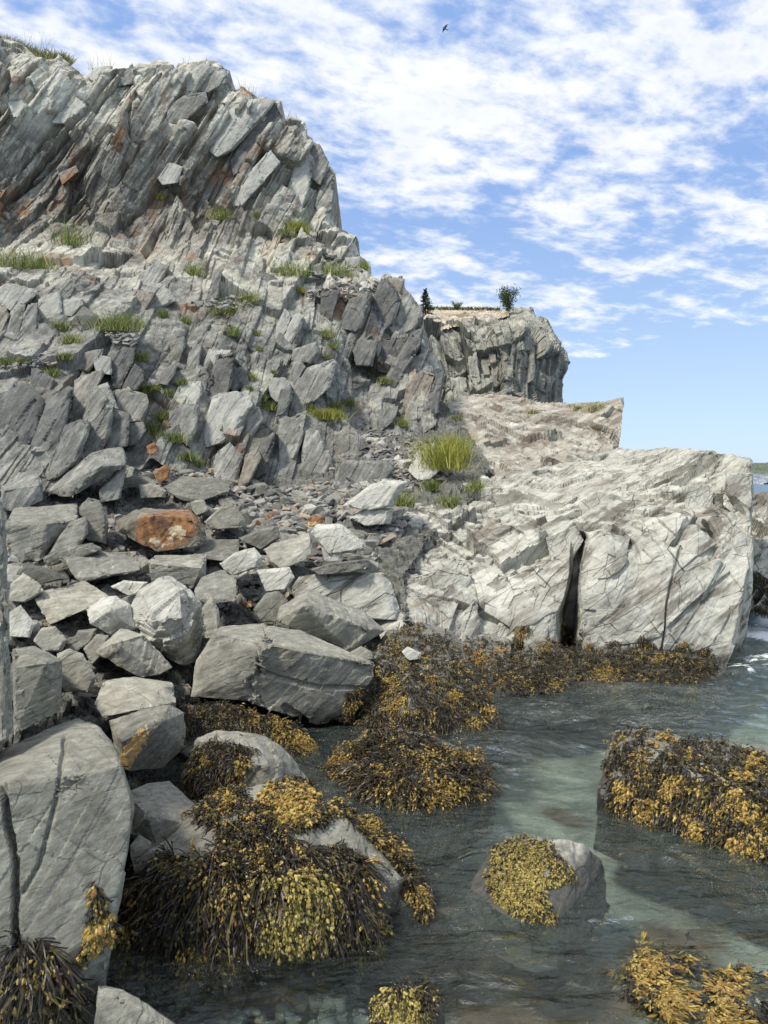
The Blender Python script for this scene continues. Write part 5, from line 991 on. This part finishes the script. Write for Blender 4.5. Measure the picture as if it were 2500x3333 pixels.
weed('rockweed', [('F', [(920, 480), (1090, 430), (1220, 480), (1300, 560), (1450, 550), (1570, 600), (1540, 690), (1400, 660), (1200, 640), (1100, 700), (1000, 640)], 1100, .12, .17, .016, [(1120, 590, 60)], 'std'),
                  ('F', [(560, 700), (690, 600), (860, 610), (960, 560), (1060, 680), (1090, 900), (1060, 960), (900, 980), (700, 980), (560, 940), (520, 820)], 1500, .20, .24, .019, [(1010, 720, 60), (1060, 600, 60), (820, 760, 40), (990, 900, 80), (850, 960, 60), (680, 960, 50)], 'std'),
                  ('F', [(1080, 790), (1120, 680), (1300, 680), (1460, 720), (1480, 860), (1400, 920), (1200, 900), (1100, 880)], 1100, .85, .20, .024, [(1280, 800, 250)], 'yellow'),
                  ('F', [(1460, 720), (1560, 620), (1590, 850), (1600, 920), (1500, 900)], 420, .35, .24, .021, [(1560, 900, 60)], 'std'),
                  ('F', [(1340, 220), (1440, 290), (1560, 420), (1700, 540), (1780, 660), (1850, 800), (1830, 850), (1740, 690), (1620, 560), (1450, 400)], 900, .45, .15, .017, [(1590, 480, 60), (1800, 760, 60)], 'std')],
     [wr2, wr1, rounded, shade_rock], 'long hanging fringe of black, olive and golden rockweed on the wet sloping boulder')
weed('rockweed', [('F', [(60, 970), (180, 950), (290, 1040), (290, 1180), (200, 1200), (110, 1130)], 260, .22, .22, .022, [(220, 1040, 40)], 'std'), ('F', [(400, 880), (410, 700), (450, 780), (490, 900), (440, 960), (350, 1020), (330, 1050)], 170, .6, .11, .026, [(420, 930, 90)], 'std'), ('F', [(-10, 1110), (40, 1120), (60, 1260), (-10, 1300)], 60, .5, .15, .02, [], 'std')],
     [nearb], 'drooping rockweed tufts on the lower face of the huge near boulder')
weed('rockweed', [('D', [(770, 920), (830, 900), (1100, 920), (1120, 960), (1130, 1050), (1020, 1040), (1130, 1040), (1020, 1030), (850, 1035), (790, 1060)], 900, .06, .17, .014, [], 'std'), ('D', [(1130, 960), (1230, 970), (1300, 1020), (1390, 1160), (1390, 1200), (1300, 1180), (1230, 1080), (1140, 1035)], 700, .4, .15, .017, [(1200, 990, 50), (1340, 1090, 80)], 'std')],
     [ground, hol, wr4, big], 'black rockweed in the hollow beneath the big tilted slab')
weed('rockweed', [('D', [(1500, 860), (1585, 850), (1580, 980), (1550, 1020), (1480, 1000)], 330, .35, .14, .015, [(1540, 930, 70)], 'std')], [big, wr3], 'brown rockweed tuft hanging from the right end of the big tilted slab')
weed('rockweed', [('G', [(-30, 1200), (60, 1150), (220, 1120), (250, 1170), (200, 1260), (60, 1340), (-40, 1330)], 700, .8, .10, .014, [(60, 1260, 150)], 'yellow')], [wr7, bed], 'yellow rockweed on the stone at the bottom edge', keep_under=True)
weed('submerged_rockweed', [('G', [(1020, 1130), (1080, 1010), (1300, 1000), (1320, 1060), (1180, 1130), (1300, 1180), (1240, 1327), (1120, 1260)], 300, .75, .16, .014, [(1100, 1060, 150), (1220, 1200, 150)], 'drift'), ('G', [(1350, 1100), (1480, 1100), (1659, 1130), (1659, 1400), (1380, 1400), (1400, 1260)], 320, .65, .18, .014, [(1460, 1150, 120), (1440, 1260, 150)], 'drift')],
     [bed], 'golden fans of submerged rockweed spreading under the surface at the lower right', keep_under=True)
# ------------------------------------------------------------------ grass, trees, bird
def plant_mat(name, rough=.7):
    m, t, p = new_mat(name); a = N(t, 'ShaderNodeAttribute', attribute_name='tint').outputs['Color']; t.links.new(a, p.inputs['Base Color']); p.inputs['Roughness'].default_value = rough; p.inputs['Specular IOR Level'].default_value = .2
    return m
M['grass'] = plant_mat('grass_blades'); M['leaf'] = plant_mat('tree_leaves')
mb_, tb_, pb_ = new_mat('tree_bark'); pb_.inputs['Base Color'].default_value = (.09, .065, .045, 1); pb_.inputs['Roughness'].default_value = .9; M['bark'] = mb_
GREENS = {'green': [(.11, .15, .035), (.14, .17, .05), (.07, .10, .025), (.26, .23, .11), (.32, .27, .15)], 'mixed': [(.17, .20, .05), (.25, .25, .09), (.10, .13, .03), (.34, .29, .15)], 'yellow': [(.34, .30, .06), (.30, .27, .05), (.22, .22, .045), (.40, .33, .12), (.14, .16, .04)], 'dry': [(.36, .30, .19), (.27, .22, .14), (.42, .36, .25)], 'turf': [(.16, .15, .06), (.22, .19, .09), (.10, .11, .04), (.28, .23, .13)]}
def blades(roots, h, spread, w, pal, r, droop=.5, up=None):
    n = len(roots); K = 5; s = np.linspace(0, 1, K)[None, :, None]
    az = r.uniform(0, 6.283, n); out = np.stack([np.cos(az), np.sin(az), 0 * az], -1) * (spread * r.random((n, 1)) ** .7)
    L = h * r.uniform(.45, 1.1, n)[:, None, None]; d = norm_(out + np.array([0, 0, 1.0]))
    pos = roots[:, None] + d[:, None] * L * s + out[:, None] * L * s ** 2 * droop - np.array([0, 0, 1.0]) * L * droop * .35 * s ** 2
    sd = norm_(np.cross(d, r.normal(0, 1, (n, 3))))[:, None] * w * (1 - s * .85)
    V = np.stack([pos - sd, pos + sd], 2).reshape(-1, 3)
    Fc = (np.array([(2 * k, 2 * k + 1, 2 * k + 3, 2 * k + 2) for k in range(K - 1)])[None] + (np.arange(n) * K * 2)[:, None, None]).reshape(-1, 4)
    pal = np.array(pal); c = pal[r.integers(0, len(pal), n)] * r.uniform(.8, 1.5, (n, 1)) * np.array([.9, 1.0, .8]); return V, Fc, np.repeat(c, K * 2, 0)
def tinted(name, V, Fc, c, mat, parent=None):
    o = new_obj(name, V, Fc, mat, parent); ca = o.data.color_attributes.new('tint', 'FLOAT_COLOR', 'POINT')
    ca.data.foreach_set('color', np.concatenate([c, np.ones((len(c), 1))], 1).astype(np.float32).ravel()); return o
bpy.context.view_layer.update(); dg = bpy.context.evaluated_depsgraph_get()
def hit(px, py):
    d = Vector(at(px, py, 1.0) - np.array([0, 0, EYE])).normalized(); ok, loc, nor, *_ = sc.ray_cast(dg, Vector((0, 0, EYE)), d, distance=200)
    return np.array(loc) if ok else None
def tuft(reg, x, y, hpx, kind, label=None, wide=1.0, group=None):
    (px, py), = px_(reg, [(x, y)]); hp = hpx * REG[reg][2]; c = hit(px, py)
    if c is None: return
    h = hp / FPX * c[1] * 1.15; r = np.random.default_rng(int(px * 7 + py)); n = int((130 + 110 * wide) * (2.6 if kind == 'yellow' and hp > 40 else 1))
    rt = c + np.stack([r.normal(0, .26 * h * wide, n), r.normal(0, .2 * h, n), r.uniform(-.08, .02, n) * h - .02], -1)
    V, Fc, cc = blades(rt, h, .55, max(.006, .8 / FPX * c[1]), GREENS[kind], r)
    o = tinted('grass_tuft', V - c, Fc, cc, M['grass']); o.location = c
    tag(o, label or 'small grass tuft rooted in a crack of the cliff face', 'grass tuft', group or (None if label else 'small grass tufts on the cliff'))
TUFTS = [('W', 955, 1008, 82, 'yellow', 'big bright yellow-green grass clump at the top of the chip slope', 1.0), ('W', 978, 985, 60, 'yellow', 'yellow grass clump overlapping the big bright one on its right side', .9), ('W', 865, 1092, 45, 'mixed', 'orange-tipped grass tuft beside the white layered slab', 1.0), ('W', 970, 1094, 36, 'green', 'fresh green tuft at the edge of the pale headland rock, lowest on the slope', 1.3),
 ('W', 930, 1056, 30, 'green', 'green tuft just under the smooth white boulder', 1.0), ('W', 1028, 1058, 32, 'mixed', 'lone tuft in a crack on the pale headland top', .9),
 ('W', 28, 575, 52, 'green', 'wide dark green grass bank on the ledge at the left edge', 2.6), ('W', 75, 578, 30, 'mixed', 'lower end of the ledge grass, right of the wide bank', 2.2), ('W', 157, 530, 62, 'green', 'tall green tuft growing against the orange-streaked upper face', 1.0), ('W', 478, 474, 34, 'mixed', 'dry-tipped tuft on the upper cliff beneath the sloping pale slab', 1.0),
 ('K', 860, 290, 150, 'mixed', 'tall seeding grass on the ledge right of the blue-grey wedge stone', 2.2), ('K', 960, 265, 150, 'green', 'thick green grass at the inner end of the wedge-stone ledge', 1.6), ('K', 465, 290, 100, 'green', 'green grass tuft left of the blue-grey wedge stone', 1.4), ('K', 550, 390, 90, 'mixed', 'straggly grass below the wedge stone', 1.4), ('K', 490, 515, 80, 'green', 'bushy tuft on the ledge rim under the straggly grass', 1.1), ('K', 30, 555, 75, 'green', 'green grass at the left edge above the tall dark columns', 1.5),
 ('K', 1180, 1090, 130, 'green', 'lush bright green plant clump in the gully left of the big pale column', 1.5), ('K', 1270, 975, 90, 'green', 'leafy top of the green gully plants', 1.2), ('K', 1320, 1150, 110, 'green', 'grass trailing down the gully below the lush clump', 1.6), ('K', 1430, 1290, 80, 'green', 'lowest grass in the gully, above the dark stepped slab', 1.6), ('K', 1520, 1330, 60, 'mixed', 'sparse grass end at the foot of the big pale column', 1.4), ('K', 1090, 525, 90, 'mixed', 'grass tuft beside the pale crumbly strip of the cliff', 1.0),
 ('J', 270, 335, 120, 'mixed', 'wide seeding grass on the rubble ledge of the mid cliff', 1.8), ('J', 415, 255, 80, 'mixed', 'grass on the rubble ledge right of the wide one', 1.5), ('J', 305, 470, 80, 'mixed', 'orange-seeded tuft below the rubble ledge', .9), ('J', 540, 945, 70, 'mixed', 'grass tuft above the gap between the upright stones', 1.2), ('J', 890, 1000, 80, 'yellow', 'yellow-green grass mat on the bank above the chip slope', 2.2), ('J', 950, 940, 75, 'green', 'green tuft at the head of the chip slope', 1.2), ('J', 1045, 915, 65, 'green', 'rounded dark green tuft next to the bare pale patch', 1.2), ('J', 790, 940, 50, 'green', 'low grass left of the yellow-green mat', 1.4),
 ('J', 885, 480, 80, 'mixed', 'grass in the gap left of the dark cracked blocks', 1.5), ('J', 940, 550, 55, 'green', 'green tuft directly beneath the gap left of the dark blocks', 1.0), ('J', 1275, 775, 60, 'green', 'green tuft at the foot of the dark cracked blocks', 1.2), ('J', 1165, 720, 40, 'green', 'small bright tuft left of the one below the dark blocks', 1.2), ('J', 1380, 1045, 70, 'mixed', 'tuft under the rust-streaked column near the chip slope', 1.0), ('J', 960, 90, 110, 'mixed', 'grass on the right shoulder of the cliff', 1.8), ('J', 680, 90, 130, 'mixed', 'tall thin grass on the upper ledge left of the shoulder', 1.6), ('J', 720, 195, 45, 'yellow', 'dry yellow grass lip above the twin pale slabs', 1.8),
 ('W', 640, 500, 30, 'yellow', 'yellowish tuft on the notch beneath the overhanging crest', 1.4), ('W', 618, 510, 24, 'green', 'short green tuft left of the yellowish one under the crest', 1.0),
 ('K', 410, 645, 80, 'mixed', None, .9), ('K', 665, 630, 60, 'mixed', None, .9), ('K', 1250, 190, 80, 'green', None, .9), ('K', 1430, 245, 80, 'mixed', None, 1.0), ('K', 1110, 770, 70, 'mixed', None, 1.2), ('K', 1190, 750, 60, 'mixed', None, 1.2), ('K', 1300, 795, 60, 'green', None, 1.1), ('K', 1405, 705, 60, 'green', None, 1.0), ('K', 180, 545, 60, 'mixed', None, 1.3),
 ('J', 450, 465, 40, 'mixed', None, 1.0), ('J', 480, 565, 35, 'green', None, 1.0), ('J', 425, 755, 60, 'mixed', None, .8), ('J', 420, 820, 40, 'green', None, .8), ('J', 495, 885, 50, 'mixed', None, .9), ('J', 905, 620, 50, 'green', None, .8), ('J', 1140, 40, 50, 'mixed', None, .9), ('J', 570, 710, 30, 'green', None, 1.0), ('J', 60, 90, 110, 'mixed', None, .9), ('W', 555, 468, 16, 'mixed', None, 1.0), ('W', 785, 580, 18, 'mixed', None, 1.0), ('W', 985, 906, 14, 'green', None, 1.5), ('W', 1290, 886, 22, 'dry', None, 2.0), ('W', 1150, 893, 12, 'dry', None, 2.0), ('W', 1250, 885, 12, 'mixed', None, 1.6), ('W', 345, 430, 14, 'yellow', None, 1.0)]
for q in TUFTS: tuft(*q)
# turf and dead stalks on the crest
def crest(name, line, n, h, spread, kind, w_, r, back=.6, seed=0):
    P2 = np.array(px_('W', line)); seg = r.integers(0, len(P2) - 1, n); f = r.random(n)[:, None]; q = P2[seg] * (1 - f) + P2[seg + 1] * f
    Yc = Dcliff(q[:, 0], q[:, 1] + 8) + 1.1 + r.uniform(-.4, back, n); rt = at(q[:, 0], q[:, 1] + 3, Yc)
    return blades(rt, h, spread, w_, GREENS[kind], r, .4)
r = np.random.default_rng(5)
o = tinted('turf', *crest('turf', [(-20, 92), (20, 98), (60, 116), (100, 132), (130, 132), (152, 142)], 2600, .42, .8, 'turf', .012, r, 1.6), M['grass']); tag(o, 'brown-green turf cap along the top left edge of the cliff', 'turf', kind='stuff')
for line, n, h, lab in (([(40, 108), (90, 130), (120, 134)], 60, 1.0, 'tall dead grass stalks above the turf at the top left'), ([(190, 150), (250, 146)], 30, .7, 'thin dead stalks in the notch of the cliff top'), ([(380, 150), (440, 140)], 24, .45, 'few dry stalks on the middle of the cliff top'), ([(520, 205), (556, 220)], 50, .75, 'dry reddish stalks on the step of the crest'), ([(612, 256), (650, 264)], 24, .5, 'wispy dry grass low on the crest, right end')):
    o = tinted('dry_grass', *crest('d', line, n, h, .35, 'dry', .007, r), M['grass']); tag(o, lab, 'dry grass')
o = tinted('turf', *blades(at(*(lambda q: (q[:, 0], q[:, 1], 41 + 0 * q[:, 0]))(sample_zone([(914, 664), (1080, 666), (1080, 672), (914, 670)], 900, r))), .16, .8, .025, GREENS['turf'], r)[0:3], M['grass']); tag(o, 'low brown turf along the flat top of the far headland', 'turf', kind='stuff')
# trees
def tube(pts, rad, k=6):
    V, Fc = [], []
    pts = np.array(pts, float)
    for i, p in enumerate(pts):
        d = norm_(pts[min(i + 1, len(pts) - 1)] - pts[max(i - 1, 0)]); u = norm_(np.cross(d, (0.31, .87, .2))); v = np.cross(d, u)
        for j in range(k): V.append(p + rad[i] * (math.cos(j * 6.283 / k) * u + math.sin(j * 6.283 / k) * v))
    for i in range(len(pts) - 1):
        for j in range(k): Fc.append((i * k + j, i * k + (j + 1) % k, (i + 1) * k + (j + 1) % k, (i + 1) * k + j))
    return np.array(V), np.array(Fc)
def join(parts):
    V, Fc, off = [], [], 0
    for v, f in parts: V.append(v); Fc.append(np.asarray(f) + off); off += len(v)
    return np.concatenate(V), np.concatenate(Fc)
def tree(name, label, px, py, Yt, hpx, kind):
    base = at(px * FI, py * FI, Yt); H = hpx / 1640 * Yt; r = np.random.default_rng(int(px)); root = bpy.data.objects.new(name, None); COL.objects.link(root); root.location = base; tag(root, label, 'tree' if kind != 'shrub' else 'shrub')
    lv, lc, tr_ = [], [], []
    def leaf(c, d, ln, wd, col):
        d = norm_(d); s = norm_(np.cross(d, r.normal(0, 1, 3))) * wd; lv.append([c - s * .3, c + s * .3, c + d * ln * .6 + s, c + d * ln]); lc.append(col * r.uniform(.6, 1.35))
    if kind == 'spruce':
        tr_.append(tube([(0, 0, 0), (0, 0, H * .5), (0.01, 0, H)], [H * .035, H * .022, .004]))
        for i in range(26):
            z = H * (.06 + .92 * i / 26) ; rad = H * .40 * (1 - i / 26.5) ** .85
            for k in range(int(7 + 5 * (1 - i / 26))):
                az = r.uniform(0, 6.28); rr = rad * r.uniform(.65, 1.12); e = np.array([math.cos(az) * rr, math.sin(az) * rr, z - .12 * rr + .03 * H * r.normal()])
                if i % 3 == 0 and k < 4: tr_.append(tube([(0, 0, z), e], [.006, .003], 4))
                for q in range(22):
                    f = r.uniform(.15, 1); c = np.array([0, 0, z]) * (1 - f) + e * f; leaf(c, e - np.array([0, 0, z]) + r.normal(0, .5 * rr, 3), H * .055, H * .011, np.array((.028, .052, .026)))
    else:
        for k in range(11):
            az = r.uniform(0, 6.28); top = np.array([math.cos(az) * H * r.uniform(.15, .75), math.sin(az) * H * .5 * r.random(), H * r.uniform(.5, 1.05)]); mid = top * np.array([.4, .4, .55])
            tr_.append(tube([(0, 0, 0), mid, top], [H * .022, H * .013, .003], 5))
            for q in range(170):
                f = r.uniform(.25, 1); c = (mid * (1 - f) + top * f if r.random() < .7 else mid * f) + r.normal(0, .10 * H, 3); c[2] = max(c[2], .03 * H); leaf(c, r.normal(0, 1, 3) + np.array([0, 0, .4]), H * .085, H * .028, np.array((.075, .105, .035)))
    V, Fc = join(tr_); new_obj('trunk', V, Fc, M['bark'], root)
    lv = np.array(lv).reshape(-1, 3); f = np.arange(len(lv)).reshape(-1, 4); tinted('crown', lv, f, np.repeat(np.array(lc), 4, 0), M['leaf'], root)
tree('spruce_tree', 'small dark conical spruce on the far headland against the sky', 919, 680, 39, 56, 'spruce')
tree('leafy_shrub', 'loose wind-bent leafy shrub on the far headland crest', 1098, 672, 38, 46, 'shrub')
tree('sapling', 'tiny sapling midway between spruce and shrub on the far headland', 988, 670, 40, 18, 'shrub')
# bird
bc = at(961 * FI, 62 * FI, 60.0); u_ = 60 / 1640.0
m_, t_, p_ = new_mat('gull_feathers'); p_.inputs['Base Color'].default_value = (.10, .10, .12, 1)
body, bf = tube([(-.26, 0, .02), (-.16, 0, .0), (0, 0, 0), (.15, 0, .03), (.24, 0, .05), (.29, 0, .04)], [.01, .05, .075, .06, .04, .008], 8)
bird = new_obj('bird', body, bf, m_, smooth=True); bird.location = bc; bird.scale = (.72, .72, .72); bird.rotation_euler = (R(20), R(-10), R(205)); tag(bird, 'lone dark bird gliding high among the clouds', 'bird')
for s in (-1, 1):
    pts = [(.12, 0, .03), (.14, s * .2, .12), (.02, s * .46, .10), (-.14, s * .62, .02), (-.05, s * .40, .07), (-.10, s * .18, .08), (-.08, 0, .03)]
    t2 = np.array(pts); V = np.concatenate([t2, t2 - np.array([0, 0, .012])]); n_ = len(pts)
    bmw = bmesh.new(); vs = [bmw.verts.new(v) for v in V]; bmw.faces.new(vs[:n_]); bmw.faces.new(vs[n_:][::-1])
    for k in range(n_): bmw.faces.new((vs[k], vs[(k + 1) % n_], vs[n_ + (k + 1) % n_], vs[n_ + k]))
    bmesh.ops.triangulate(bmw, faces=bmw.faces[:]); new_obj('wing', *bm_arrays(bmw), m_, bird); bmw.free()
tail = np.array([(-.22, -.03, .02), (-.22, .03, .02), (-.40, .08, .02), (-.40, -.08, .02)]); new_obj('tail', np.concatenate([tail, tail - (0, 0, .012)]), [(0, 1, 2, 3), (7, 6, 5, 4), (0, 4, 5, 1), (1, 5, 6, 2), (2, 6, 7, 3), (3, 7, 4, 0)], m_, bird)
